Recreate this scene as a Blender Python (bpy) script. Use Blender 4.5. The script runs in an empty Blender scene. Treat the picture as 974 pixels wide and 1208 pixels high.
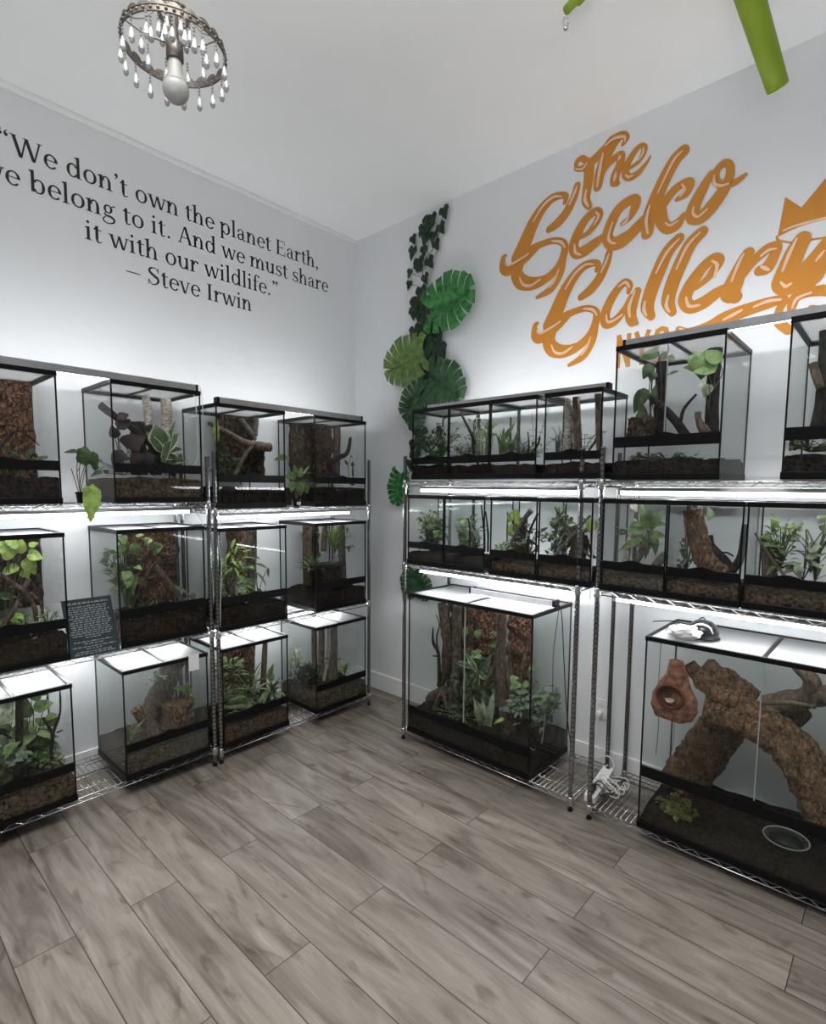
import bpy, bmesh, math, random
from mathutils import Vector, Matrix, noise
S = bpy.context.scene
COL = S.collection
V = Vector

# ------------------------------------------------------------------ camera, light, exposure
F_PX, CX, CY = 640.24, 487.0, 633.33
CAM = V((3.42303, -3.04628, 1.66279))
RT = V((0.73867628, 0.67401714, 0.00763136))
UP = V((-0.06637862, 0.0614706, 0.99589921))
FW = V((-0.67078404, 0.73615369, -0.0901472))
cd = bpy.data.cameras.new('camera')
cd.sensor_fit = 'HORIZONTAL'; cd.sensor_width = 36.0
cd.lens = F_PX / 974 * 36.0
cd.shift_y = (CY - 604) / 974
cd.clip_start = 0.02
cam = bpy.data.objects.new('camera', cd)
m3 = Matrix((RT, UP, -FW)).transposed()
cam.matrix_world = Matrix.Translation(CAM) @ m3.to_4x4()
COL.objects.link(cam); S.camera = cam

w = bpy.data.worlds.new('world'); S.world = w; w.use_nodes = True
bg = w.node_tree.nodes['Background']
bg.inputs[0].default_value = (0.93, 0.96, 1.0, 1); bg.inputs[1].default_value = 0.17
S.view_settings.view_transform = 'Standard'; S.view_settings.look = 'None'
S.view_settings.exposure = 0.24; S.view_settings.gamma = 1.0
S.view_settings.use_curve_mapping = False
S.cycles.max_bounces = 10; S.cycles.diffuse_bounces = 4; S.cycles.glossy_bounces = 4
S.cycles.transmission_bounces = 6; S.cycles.transparent_max_bounces = 48
S.cycles.caustics_reflective = False; S.cycles.caustics_refractive = False
S.cycles.sample_clamp_indirect = 4.0
LED = 38.0          # emission of the LED tubes

def area_light(name, loc, target, size, size_y, energy, color=(1, 1, 1), spread=180):
    l = bpy.data.lights.new(name, 'AREA'); l.shape = 'RECTANGLE'; l.size = size; l.size_y = size_y
    l.energy = energy; l.color = color; l.spread = math.radians(spread)
    o = bpy.data.objects.new(name, l); COL.objects.link(o)
    o.location = loc
    o.rotation_euler = (V(target) - V(loc)).to_track_quat('-Z', 'Y').to_euler()
    return o
area_light('ceiling_panel_lamp', (2.75, -2.95, 3.58), (2.75, -2.95, 0), 1.1, 1.1, 36, (1, 0.975, 0.94), 120)
area_light('added_ceiling_uplight', (3.4, -3.4, 2.3), (3.1, -3.1, 3.6), 1.8, 1.4, 50, (0.985, 0.995, 1.0), 125)  # unseen fill uplight, added to brighten the ceiling; belongs to no rack

# ------------------------------------------------------------------ pixel -> place helpers
def ray(u, v):
    return RT * ((u - CX) / F_PX) + UP * (-(v - CY) / F_PX) + FW
def hit(u, v, ax, val):
    r = ray(u, v); t = (val - CAM[ax]) / r[ax]
    return CAM + r * t
def wr(u, v, off=0.0):   # on the wall with the logo
    return hit(u, v, 1, -off)

# ------------------------------------------------------------------ materials
MATS = {}
def nodes_of(m):
    m.use_nodes = True
    return m.node_tree.nodes, m.node_tree.links
def mat(name, col, rough=0.6, metal=0.0, var=0.0, scale=20.0, bump=0.0, bscale=None, col2=None, spec=0.5, stretch=None, detail=4):
    if name in MATS: return MATS[name]
    m = bpy.data.materials.new(name); N, L = nodes_of(m)
    p = N['Principled BSDF']
    p.inputs['Roughness'].default_value = rough; p.inputs['Metallic'].default_value = metal
    p.inputs['Specular IOR Level'].default_value = spec
    c = (*col, 1)
    p.inputs['Base Color'].default_value = c
    if var or col2 or bump:
        tc = N.new('ShaderNodeTexCoord'); mp = N.new('ShaderNodeMapping')
        L.new(tc.outputs['Object'], mp.inputs[0])
        if stretch: mp.inputs['Scale'].default_value = stretch
        nz = N.new('ShaderNodeTexNoise'); nz.inputs['Scale'].default_value = scale; nz.inputs['Detail'].default_value = detail
        L.new(mp.outputs[0], nz.inputs['Vector'])
        if var or col2:
            cr = N.new('ShaderNodeValToRGB')
            a = tuple(max(0, x * (1 - var)) for x in col); b = col2 or tuple(min(1, x * (1 + var)) for x in col)
            cr.color_ramp.elements[0].color = (*a, 1); cr.color_ramp.elements[1].color = (*b, 1)
            cr.color_ramp.elements[0].position = 0.32; cr.color_ramp.elements[1].position = 0.68
            L.new(nz.outputs[0], cr.inputs[0]); L.new(cr.outputs[0], p.inputs['Base Color'])
        if bump:
            n2 = N.new('ShaderNodeTexNoise'); n2.inputs['Scale'].default_value = bscale or scale * 2; n2.inputs['Detail'].default_value = 5
            L.new(mp.outputs[0], n2.inputs['Vector'])
            bp = N.new('ShaderNodeBump'); bp.inputs['Strength'].default_value = bump; bp.inputs['Distance'].default_value = 0.01
            L.new(n2.outputs[0], bp.inputs['Height']); L.new(bp.outputs[0], p.inputs['Normal'])
    MATS[name] = m
    return m
def emit(name, col, strength):
    m = bpy.data.materials.new(name); N, L = nodes_of(m); N.remove(N['Principled BSDF'])
    e = N.new('ShaderNodeEmission'); e.inputs[0].default_value = (*col, 1); e.inputs[1].default_value = strength
    L.new(e.outputs[0], N['Material Output'].inputs[0]); return m
def glass(name, tint=(0.984, 0.990, 0.988), haze=0.004, refl=1.0):
    m = bpy.data.materials.new(name); N, L = nodes_of(m); N.remove(N['Principled BSDF'])
    tr = N.new('ShaderNodeBsdfTransparent'); tr.inputs[0].default_value = (*tint, 1)
    df = N.new('ShaderNodeBsdfDiffuse'); df.inputs[0].default_value = (0.75, 0.8, 0.79, 1)
    tl = N.new('ShaderNodeBsdfTranslucent'); tl.inputs[0].default_value = (0.75, 0.8, 0.79, 1)
    ad = N.new('ShaderNodeMixShader'); ad.inputs[0].default_value = 0.5
    L.new(df.outputs[0], ad.inputs[1]); L.new(tl.outputs[0], ad.inputs[2])
    gl = N.new('ShaderNodeBsdfGlossy'); gl.inputs['Roughness'].default_value = 0.03
    tc = N.new('ShaderNodeTexCoord'); nz = N.new('ShaderNodeTexNoise'); nz.inputs['Scale'].default_value = 5.0; nz.inputs['Detail'].default_value = 6
    L.new(tc.outputs['Object'], nz.inputs['Vector'])
    mr = N.new('ShaderNodeMapRange'); mr.inputs[1].default_value = 0.4; mr.inputs[2].default_value = 0.72
    mr.inputs[3].default_value = haze * 0.5; mr.inputs[4].default_value = haze * 2.2
    L.new(nz.outputs[0], mr.inputs[0])
    m1 = N.new('ShaderNodeMixShader'); L.new(mr.outputs[0], m1.inputs[0])
    L.new(tr.outputs[0], m1.inputs[1]); L.new(ad.outputs[0], m1.inputs[2])
    ge = N.new('ShaderNodeNewGeometry'); dt = N.new('ShaderNodeVectorMath'); dt.operation = 'DOT_PRODUCT'
    L.new(ge.outputs['Normal'], dt.inputs[0]); L.new(ge.outputs['Incoming'], dt.inputs[1])
    ch = dt.outputs['Value']
    for op, val, first in (('ABSOLUTE', None, False), ('SUBTRACT', 1.0, True), ('POWER', 5.0, False), ('MULTIPLY', 0.45 * refl, False), ('ADD', 0.013 * refl, False)):
        mu = N.new('ShaderNodeMath'); mu.operation = op; mu.use_clamp = True
        k = 1 if first else 0
        L.new(ch, mu.inputs[k])
        if val is not None: mu.inputs[1 - k].default_value = val
        ch = mu.outputs[0]
    m2 = N.new('ShaderNodeMixShader'); L.new(mu.outputs[0], m2.inputs[0])
    L.new(m1.outputs[0], m2.inputs[1]); L.new(gl.outputs[0], m2.inputs[2])
    L.new(m2.outputs[0], N['Material Output'].inputs[0])
    return m
def screen_mat(name, col, alpha):
    m = bpy.data.materials.new(name); N, L = nodes_of(m); p = N['Principled BSDF']
    p.inputs['Base Color'].default_value = (*col, 1); p.inputs['Roughness'].default_value = 0.5
    p.inputs['Metallic'].default_value = 0.2; p.inputs['Alpha'].default_value = alpha
    return m
def floor_mat():
    m = bpy.data.materials.new('grey_oak_planks'); N, L = nodes_of(m); p = N['Principled BSDF']
    tc = N.new('ShaderNodeTexCoord')
    mp = N.new('ShaderNodeMapping'); L.new(tc.outputs['Object'], mp.inputs[0])
    mp.inputs['Location'].default_value = (0.07, 0.59, 0)
    br = N.new('ShaderNodeTexBrick'); L.new(mp.outputs[0], br.inputs['Vector'])
    br.offset = 0.5; br.offset_frequency = 2; br.squash = 1.0
    br.inputs['Scale'].default_value = 1.0; br.inputs['Brick Width'].default_value = 1.318; br.inputs['Row Height'].default_value = 0.1908
    br.inputs['Mortar Size'].default_value = 0.0017; br.inputs['Mortar Smooth'].default_value = 0.0; br.inputs['Bias'].default_value = 0.0
    br.inputs['Color1'].default_value = (0, 0, 0, 1); br.inputs['Color2'].default_value = (1, 1, 1, 1); br.inputs['Mortar'].default_value = (0.5, 0.5, 0.5, 1)
    sp = N.new('ShaderNodeSeparateColor'); L.new(br.outputs['Color'], sp.inputs[0])
    # per-plank shift of the grain
    cb = N.new('ShaderNodeCombineXYZ')
    mk = N.new('ShaderNodeMath'); mk.operation = 'MULTIPLY'; mk.inputs[1].default_value = 37.0
    L.new(sp.outputs[0], mk.inputs[0]); L.new(mk.outputs[0], cb.inputs[2]); L.new(mk.outputs[0], cb.inputs[0])
    ad = N.new('ShaderNodeVectorMath'); ad.operation = 'ADD'; L.new(mp.outputs[0], ad.inputs[0]); L.new(cb.outputs[0], ad.inputs[1])
    def nz(sx, sy, scale, det, dist=0.0):
        q = N.new('ShaderNodeMapping'); q.inputs['Scale'].default_value = (sx, sy, 1); L.new(ad.outputs[0], q.inputs[0])
        n = N.new('ShaderNodeTexNoise'); n.inputs['Scale'].default_value = scale; n.inputs['Detail'].default_value = det; n.inputs['Distortion'].default_value = dist
        L.new(q.outputs[0], n.inputs['Vector']); return n
    big = nz(0.8, 4.6, 1.9, 5, 1.8); fine = nz(1.4, 26.0, 5.0, 8, 0.5); knot = nz(1.3, 3.4, 1.9, 5, 2.6)
    r1 = N.new('ShaderNodeValToRGB'); e = r1.color_ramp.elements
    e[0].position = 0.3; e[0].color = (0.122, 0.100, 0.082, 1); e[1].position = 0.72; e[1].color = (0.335, 0.300, 0.264, 1)
    x = r1.color_ramp.elements.new(0.48); x.color = (0.228, 0.199, 0.170, 1)
    L.new(big.outputs[0], r1.inputs[0])
    r2 = N.new('ShaderNodeValToRGB'); r2.color_ramp.elements[0].position = 0.3; r2.color_ramp.elements[0].color = (0.86, 0.85, 0.84, 1)
    r2.color_ramp.elements[1].position = 0.7; r2.color_ramp.elements[1].color = (1.08, 1.08, 1.08, 1)
    L.new(fine.outputs[0], r2.inputs[0])
    mx = N.new('ShaderNodeMix'); mx.data_type = 'RGBA'; mx.blend_type = 'MULTIPLY'; mx.inputs['Factor'].default_value = 1.0
    L.new(r1.outputs[0], mx.inputs['A']); L.new(r2.outputs[0], mx.inputs['B'])
    r3 = N.new('ShaderNodeValToRGB'); r3.color_ramp.elements[0].position = 0.29; r3.color_ramp.elements[0].color = (0.50, 0.44, 0.38, 1)
    r3.color_ramp.elements[1].position = 0.41; r3.color_ramp.elements[1].color = (1, 1, 1, 1)
    L.new(knot.outputs[0], r3.inputs[0])
    m2 = N.new('ShaderNodeMix'); m2.data_type = 'RGBA'; m2.blend_type = 'MULTIPLY'; m2.inputs['Factor'].default_value = 0.8
    L.new(mx.outputs['Result'], m2.inputs['A']); L.new(r3.outputs[0], m2.inputs['B'])
    # plank-to-plank tone
    r4 = N.new('ShaderNodeMapRange'); r4.inputs[3].default_value = 0.86; r4.inputs[4].default_value = 1.12; L.new(sp.outputs[0], r4.inputs[0])
    m3_ = N.new('ShaderNodeMix'); m3_.data_type = 'RGBA'; m3_.blend_type = 'MULTIPLY'; m3_.inputs['Factor'].default_value = 1.0
    L.new(m2.outputs['Result'], m3_.inputs['A']); L.new(r4.outputs[0], m3_.inputs['B'])
    m4 = N.new('ShaderNodeMix'); m4.data_type = 'RGBA'; L.new(br.outputs['Fac'], m4.inputs['Factor'])
    L.new(m3_.outputs['Result'], m4.inputs['A']); m4.inputs['B'].default_value = (0.03, 0.025, 0.021, 1)
    L.new(m4.outputs['Result'], p.inputs['Base Color'])
    p.inputs['Roughness'].default_value = 0.42; p.inputs['Specular IOR Level'].default_value = 0.4
    bp = N.new('ShaderNodeBump'); bp.inputs['Strength'].default_value = 0.12; bp.inputs['Distance'].default_value = 0.004
    L.new(fine.outputs[0], bp.inputs['Height']); L.new(bp.outputs[0], p.inputs['Normal'])
    return m
M_WALL = mat('white_wall_paint', (0.76, 0.77, 0.785), 0.85, var=0.012, scale=3, bump=0.03, bscale=160, spec=0.2)
M_CEIL = mat('ceiling_paint', (0.90, 0.905, 0.905), 0.9, var=0.01, scale=3, bump=0.03, bscale=140, spec=0.2)
M_TRIM = mat('white_trim_paint', (0.84, 0.84, 0.84), 0.5, var=0.01, scale=8)
M_FLOOR = floor_mat()
M_BLACK = mat('black_plastic', (0.004, 0.004, 0.0045), 0.4, var=0.15, scale=60, spec=0.18)
M_BLACKSIL = mat('black_silicone', (0.004, 0.004, 0.004), 0.5, var=0.1, scale=60, spec=0.15)
M_GLASS = glass('terrarium_glass')
M_GLASSBIG = glass('dimmed_terrarium_glass', (0.945, 0.957, 0.950), 0.008)  # darker tint puts the dimness of the big tanks into the glass colour
M_GLASSFOG = glass('foggy_terrarium_glass', (0.965, 0.975, 0.97), 0.022)
M_SCREEN = screen_mat('steel_mesh', (0.70, 0.71, 0.72), 0.36)
def post_mat():
    m = bpy.data.materials.new('grooved_chrome'); N, L = nodes_of(m); p = N['Principled BSDF']
    p.inputs['Metallic'].default_value = 1.0; p.inputs['Roughness'].default_value = 0.22
    tc = N.new('ShaderNodeTexCoord'); wv = N.new('ShaderNodeTexNoise'); wv.inputs['Scale'].default_value = 14
    L.new(tc.outputs['Object'], wv.inputs['Vector'])
    cr = N.new('ShaderNodeValToRGB'); cr.color_ramp.elements[0].color = (0.20, 0.20, 0.205, 1); cr.color_ramp.elements[1].color = (0.42, 0.42, 0.43, 1)
    L.new(wv.outputs[0], cr.inputs[0])
    sx = N.new('ShaderNodeSeparateXYZ'); L.new(tc.outputs['Object'], sx.inputs[0])
    a = N.new('ShaderNodeMath'); a.operation = 'SUBTRACT'; a.inputs[1].default_value = 0.05; L.new(sx.outputs[2], a.inputs[0])
    d = N.new('ShaderNodeMath'); d.operation = 'DIVIDE'; d.inputs[1].default_value = 0.0254; L.new(a.outputs[0], d.inputs[0])
    f = N.new('ShaderNodeMath'); f.operation = 'FRACT'; L.new(d.outputs[0], f.inputs[0])
    g = N.new('ShaderNodeMath'); g.operation = 'GREATER_THAN'; g.inputs[1].default_value = 0.84; L.new(f.outputs[0], g.inputs[0])
    mx = N.new('ShaderNodeMix'); mx.data_type = 'RGBA'; L.new(g.outputs[0], mx.inputs['Factor']); L.new(cr.outputs[0], mx.inputs['A']); mx.inputs['B'].default_value = (0.07, 0.07, 0.07, 1)
    L.new(mx.outputs['Result'], p.inputs['Base Color']); return m
M_POST = post_mat()
M_CHROME = mat('chrome_wire', (0.66, 0.66, 0.67), 0.25, 1.0, var=0.08, scale=30)
M_WHITEP = mat('white_plastic', (0.80, 0.80, 0.80), 0.4, var=0.02, scale=30)
M_GREYH = mat('grey_aluminium', (0.42, 0.42, 0.43), 0.35, 0.6, var=0.08, scale=20)
M_TUBE = emit('led_tube_light', (0.95, 0.98, 1.0), LED)
M_TUBE_DIM = emit('led_top_light', (0.95, 0.98, 1.0), LED * 0.95)
M_INK = mat('black_vinyl', (0.012, 0.012, 0.014), 0.6, var=0.1, scale=10)
M_ORANGE = mat('orange_vinyl', (0.55, 0.215, 0.020), 0.55, var=0.04, scale=5)
M_CREAM = mat('cream_vinyl', (0.80, 0.54, 0.36), 0.55, var=0.03, scale=5)
M_CORD_W = mat('white_cord', (0.72, 0.72, 0.70), 0.5, var=0.03, scale=20)
M_CORD_B = mat('black_cord', (0.012, 0.012, 0.012), 0.5, var=0.1, scale=20)
# woods, barks, soils, leaves
def barkmat(name, lo, hi, scale=60, crack=34, depth=0.9, stretch=(1, 1, 0.45), bd=0.006, cs=0.55):
    m = bpy.data.materials.new(name); N, L = nodes_of(m); p = N['Principled BSDF']; p.inputs['Roughness'].default_value = 0.9; p.inputs['Specular IOR Level'].default_value = 0.2
    tc = N.new('ShaderNodeTexCoord'); mp = N.new('ShaderNodeMapping'); mp.inputs['Scale'].default_value = stretch; L.new(tc.outputs['Object'], mp.inputs[0])
    n0 = N.new('ShaderNodeTexNoise'); n0.inputs['Scale'].default_value = crack * .6; n0.inputs['Detail'].default_value = 3; L.new(mp.outputs[0], n0.inputs['Vector'])
    va = N.new('ShaderNodeVectorMath'); va.operation = 'SCALE'; va.inputs['Scale'].default_value = 0.055; L.new(n0.outputs['Color'], va.inputs[0])
    vb = N.new('ShaderNodeVectorMath'); vb.operation = 'ADD'; L.new(mp.outputs[0], vb.inputs[0]); L.new(va.outputs[0], vb.inputs[1])
    vo = N.new('ShaderNodeTexVoronoi'); vo.feature = 'DISTANCE_TO_EDGE'; vo.inputs['Scale'].default_value = crack; L.new(vb.outputs[0], vo.inputs['Vector'])
    nz = N.new('ShaderNodeTexNoise'); nz.inputs['Scale'].default_value = scale; nz.inputs['Detail'].default_value = 8; nz.inputs['Roughness'].default_value = 0.65; L.new(vb.outputs[0], nz.inputs['Vector'])
    cr = N.new('ShaderNodeValToRGB'); cr.color_ramp.elements[0].color = (*lo, 1); cr.color_ramp.elements[1].color = (*hi, 1)
    cr.color_ramp.elements[0].position = 0.34; cr.color_ramp.elements[1].position = 0.66; L.new(nz.outputs[0], cr.inputs[0])
    mr = N.new('ShaderNodeMapRange'); mr.inputs[1].default_value = 0.0; mr.inputs[2].default_value = 0.16; mr.inputs[3].default_value = 1 - cs; mr.inputs[4].default_value = 1.0; L.new(vo.outputs['Distance'], mr.inputs[0])
    mx = N.new('ShaderNodeMix'); mx.data_type = 'RGBA'; mx.blend_type = 'MULTIPLY'; mx.inputs['Factor'].default_value = 1.0
    L.new(cr.outputs[0], mx.inputs['A']); L.new(mr.outputs[0], mx.inputs['B']); L.new(mx.outputs['Result'], p.inputs['Base Color'])
    ml = N.new('ShaderNodeMath'); ml.operation = 'MULTIPLY'; L.new(mr.outputs[0], ml.inputs[0]); ml.inputs[1].default_value = 0.8
    ad = N.new('ShaderNodeMath'); ad.operation = 'ADD'; L.new(ml.outputs[0], ad.inputs[0]); L.new(nz.outputs[0], ad.inputs[1])
    bp = N.new('ShaderNodeBump'); bp.inputs['Strength'].default_value = depth; bp.inputs['Distance'].default_value = bd
    L.new(ad.outputs[0], bp.inputs['Height']); L.new(bp.outputs[0], p.inputs['Normal'])
    MATS[name] = m; return m
BK = dict(
    cork=barkmat('cork_bark', (0.050, 0.029, 0.017), (0.27, 0.165, 0.10), 70, 40, bd=0.010),
    corkd=barkmat('dark_cork_bark', (0.018, 0.013, 0.009), (0.115, 0.078, 0.050), 70, 40, bd=0.010),
    corkr=barkmat('red_cork_bark', (0.050, 0.023, 0.013), (0.33, 0.17, 0.095), 75, 46, bd=0.012, cs=0.8),
    log=barkmat('flaky_brown_bark', (0.030, 0.017, 0.010), (0.34, 0.205, 0.118), 52, 58, bd=0.010, cs=0.45, stretch=(1, 0.7, 0.6)),
    drift=barkmat('driftwood', (0.060, 0.044, 0.032), (0.20, 0.155, 0.115), 60, 30, 0.6, cs=0.35),
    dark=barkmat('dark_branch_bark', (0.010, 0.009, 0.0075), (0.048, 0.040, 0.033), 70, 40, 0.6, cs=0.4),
    grey=barkmat('grey_branch_bark', (0.070, 0.063, 0.054), (0.21, 0.195, 0.17), 60, 30, 0.5, cs=0.35),
    birch=barkmat('pale_birch_bark', (0.24, 0.19, 0.155), (0.70, 0.64, 0.57), 40, 22, 0.4, stretch=(1, 1, 2.2), cs=0.3),
    bamboo=barkmat('olive_bamboo', (0.075, 0.062, 0.036), (0.19, 0.165, 0.105), 26, 9, 0.2, cs=0.3),
    brown=barkmat('brown_trunk_bark', (0.045, 0.031, 0.022), (0.19, 0.135, 0.097), 60, 34, 0.8, cs=0.5),
)
SOIL = dict(
    dark=mat('dark_soil', (0.006, 0.005, 0.004), 0.97, var=0.6, scale=70, bump=0.5, bscale=90, col2=(0.030, 0.022, 0.016), spec=0.0, detail=8),
    brown=mat('brown_coconut_soil', (0.022, 0.016, 0.011), 0.97, var=0.6, scale=70, bump=0.6, bscale=90, col2=(0.080, 0.060, 0.041), spec=0.0, detail=8),
    chip=mat('bark_chip_soil', (0.008, 0.006, 0.004), 0.97, var=0.7, scale=62, bump=1.0, bscale=110, col2=(0.105, 0.074, 0.045), spec=0.1, detail=8),
)
def leafmat(name, a, b, rough=0.45):
    return mat(name, a, rough, var=0.25, scale=30, col2=b, spec=0.2)
LF = dict(
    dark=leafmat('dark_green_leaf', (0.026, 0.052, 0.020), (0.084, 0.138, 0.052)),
    mid=leafmat('green_leaf', (0.090, 0.158, 0.053), (0.195, 0.285, 0.105)),
    bright=leafmat('yellow_green_leaf', (0.213, 0.338, 0.062), (0.400, 0.550, 0.150)),
    pale=leafmat('pale_sage_leaf', (0.184, 0.230, 0.138), (0.368, 0.425, 0.287)),
    grey=leafmat('grey_green_leaf', (0.083, 0.108, 0.075), (0.180, 0.225, 0.158)),
    maroon=leafmat('maroon_leaf', (0.010, 0.006, 0.006), (0.030, 0.014, 0.013)),
    ivy=leafmat('ivy_leaf', (0.012, 0.030, 0.016), (0.032, 0.062, 0.034)),
    monst=leafmat('monstera_leaf', (0.012, 0.105, 0.022), (0.075, 0.29, 0.08), 0.35),
    monstd=leafmat('dark_monstera_leaf', (0.018, 0.060, 0.022), (0.05, 0.12, 0.05), 0.35),
    monsty=leafmat('yellowish_monstera_leaf', (0.07, 0.14, 0.03), (0.17, 0.26, 0.07), 0.35),
    cream=leafmat('cream_leaf_margin', (0.30, 0.35, 0.20), (0.50, 0.54, 0.36)),
    moss=mat('yellow_green_moss', (0.07, 0.075, 0.012), 0.95, var=0.5, scale=60, bump=1.0, bscale=130, col2=(0.26, 0.25, 0.05)),
)
M_STEM = mat('plant_stem', (0.07, 0.085, 0.035), 0.7, var=0.3, scale=30)
M_STEMD = mat('dark_plant_stem', (0.030, 0.030, 0.020), 0.7, var=0.3, scale=30)

# ------------------------------------------------------------------ mesh building
class MB:
    def __init__(s): s.v = []; s.f = []; s.m = []; s.sm = []
    def add(s, vs, fs, mi=0, smooth=False):
        o = len(s.v); s.v += [V(p) for p in vs]
        for f in fs: s.f.append(tuple(i + o for i in f)); s.m.append(mi); s.sm.append(smooth)
        return s
    def box(s, lo, hi, mi=0, bev=0.0):
        x0, y0, z0 = lo; x1, y1, z1 = hi
        if bev <= 0:
            vs = [(x0, y0, z0), (x1, y0, z0), (x1, y1, z0), (x0, y1, z0), (x0, y0, z1), (x1, y0, z1), (x1, y1, z1), (x0, y1, z1)]
            return s.add(vs, [(0, 3, 2, 1), (4, 5, 6, 7), (0, 1, 5, 4), (1, 2, 6, 5), (2, 3, 7, 6), (3, 0, 4, 7)], mi)
        bm = bmesh.new(); bmesh.ops.create_cube(bm, size=1)
        for q in bm.verts: q.co = V(((x0 + x1) / 2 + q.co.x * (x1 - x0), (y0 + y1) / 2 + q.co.y * (y1 - y0), (z0 + z1) / 2 + q.co.z * (z1 - z0)))
        bmesh.ops.bevel(bm, geom=list(bm.edges), offset=bev, segments=2, affect='EDGES', profile=0.5)
        return s.frombm(bm, mi)
    def frombm(s, bm, mi=0, smooth=False, mx=None):
        bm.verts.ensure_lookup_table(); bm.verts.index_update()
        s.add([(mx @ q.co if mx else q.co.copy()) for q in bm.verts], [tuple(x.index for x in f.verts) for f in bm.faces], mi, smooth)
        bm.free(); return s
    def tube(s, pts, rad, n=8, mi=0, cap=True, rough=0.0, seed=0.0, rs=12.0, smooth=True, flat=1.0):
        pts = [V(p) for p in pts]
        if not hasattr(rad, '__len__'): rad = [rad] * len(pts)
        o = len(s.v); k = len(pts)
        t0 = (pts[1] - pts[0]).normalized()
        nrm = t0.orthogonal().normalized()
        for i, p in enumerate(pts):
            t = ((pts[min(i + 1, k - 1)] - pts[max(i - 1, 0)])).normalized()
            nrm = (nrm - t * nrm.dot(t))
            nrm = nrm.normalized() if nrm.length > 1e-6 else t.orthogonal().normalized()
            bn = t.cross(nrm)
            for j in range(n):
                a = 2 * math.pi * j / n
                d = nrm * math.cos(a) + bn * math.sin(a) * flat
                r = rad[i]
                if rough:
                    q = p + d * r
                    r *= 1 + rough * (noise.noise(q * rs + V((seed, 0, 0))) + 0.6 * noise.noise(q * rs * 2.7 + V((0, seed, 0))) - (1.1 * abs(noise.noise(q * rs * 1.6 + V((seed, seed, 0)))) - 0.3 if n > 30 else 0) + (0.35 * noise.noise(q * rs * 6.1) if n > 30 else 0))
                s.v.append(p + d * r)
        for i in range(k - 1):
            for j in range(n):
                a = o + i * n + j; b = o + i * n + (j + 1) % n
                s.f.append((a, b, b + n, a + n)); s.m.append(mi); s.sm.append(smooth)
        if cap:
            s.f.append(tuple(o + j for j in reversed(range(n)))); s.m.append(mi); s.sm.append(False)
            s.f.append(tuple(o + (k - 1) * n + j for j in range(n))); s.m.append(mi); s.sm.append(False)
        return s
    def lathe(s, prof, c=(0, 0, 0), n=16, mi=0, axis='z', smooth=True):
        o = len(s.v); c = V(c)
        for (r, h) in prof:
            for j in range(n):
                a = 2 * math.pi * j / n
                if axis == 'z': p = V((r * math.cos(a), r * math.sin(a), h))
                elif axis == 'x': p = V((h, r * math.cos(a), r * math.sin(a)))
                else: p = V((r * math.sin(a), h, r * math.cos(a)))
                s.v.append(c + p)
        for i in range(len(prof) - 1):
            for j in range(n):
                a = o + i * n + j; b = o + i * n + (j + 1) % n
                s.f.append((a, b, b + n, a + n)); s.m.append(mi); s.sm.append(smooth)
        if prof[0][0] > 1e-5: s.f.append(tuple(o + j for j in reversed(range(n)))); s.m.append(mi); s.sm.append(False)
        if prof[-1][0] > 1e-5: s.f.append(tuple(o + (len(prof) - 1) * n + j for j in range(n))); s.m.append(mi); s.sm.append(False)
        return s
    def blob(s, c, r, mi=0, sub=2, rough=0.25, seed=0, rs=2.0, squash=(1, 1, 1)):
        bm = bmesh.new(); bmesh.ops.create_icosphere(bm, subdivisions=sub, radius=1)
        c = V(c)
        for q in bm.verts:
            d = q.co.normalized()
            k = 1 + rough * (noise.noise(d * rs + V((seed * 3.1, seed, 0))) + 0.5 * noise.noise(d * rs * 2.6 + V((0, seed, seed))))
            q.co = c + V((d.x * r * squash[0] * k, d.y * r * squash[1] * k, d.z * r * squash[2] * k))
        return s.frombm(bm, mi, True)
    def leaf(s, base, tip, nrm, width, shape='ovate', bend=0.15, fold=0.15, mi=0, me=None, rows=6, notch=None):
        base = V(base); tip = V(tip); d = tip - base; ln = d.length
        if ln < 1e-5: return s
        d /= ln; n = V(nrm); n = n - d * n.dot(d)
        n = n.normalized() if n.length > 1e-5 else d.orthogonal().normalized()
        sd = d.cross(n); o = len(s.v)
        for i in range(rows + 1):
            t = i / rows
            if shape == 'ovate': wv = (math.sin(math.pi * (t ** 0.62)) ** 0.75) if 0 < t < 1 else 0.02
            elif shape == 'heart': wv = [0.45, 0.95, 1.0, 0.88, 0.64, 0.34, 0.02][round(t * 6)] if rows == 6 else math.sin(math.pi * t ** .6)
            elif shape == 'lance': wv = math.sin(math.pi * min(1, max(0, 0.06 + 0.94 * t)) ** 0.75) + 0.03
            elif shape == 'strap': wv = min(1, 0.5 + 2.2 * t) * (1 - t ** 3) + 0.02
            else: wv = 1 - t
            c = base + d * (ln * t) + n * (ln * bend * (math.sin(math.pi * t) * 0.6 - t * t * 0.9))
            for q in (-1, -0.78, 0, 0.78, 1):
                s.v.append(c + sd * (q * wv * width / 2) + n * (abs(q) * fold * wv * width / 2))
        for i in range(rows):
            for j in range(4):
                a = o + i * 5 + j
                s.f.append((a, a + 1, a + 6, a + 5)); s.m.append(me if (me is not None and j in (0, 3)) else mi); s.sm.append(True)
        return s
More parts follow.
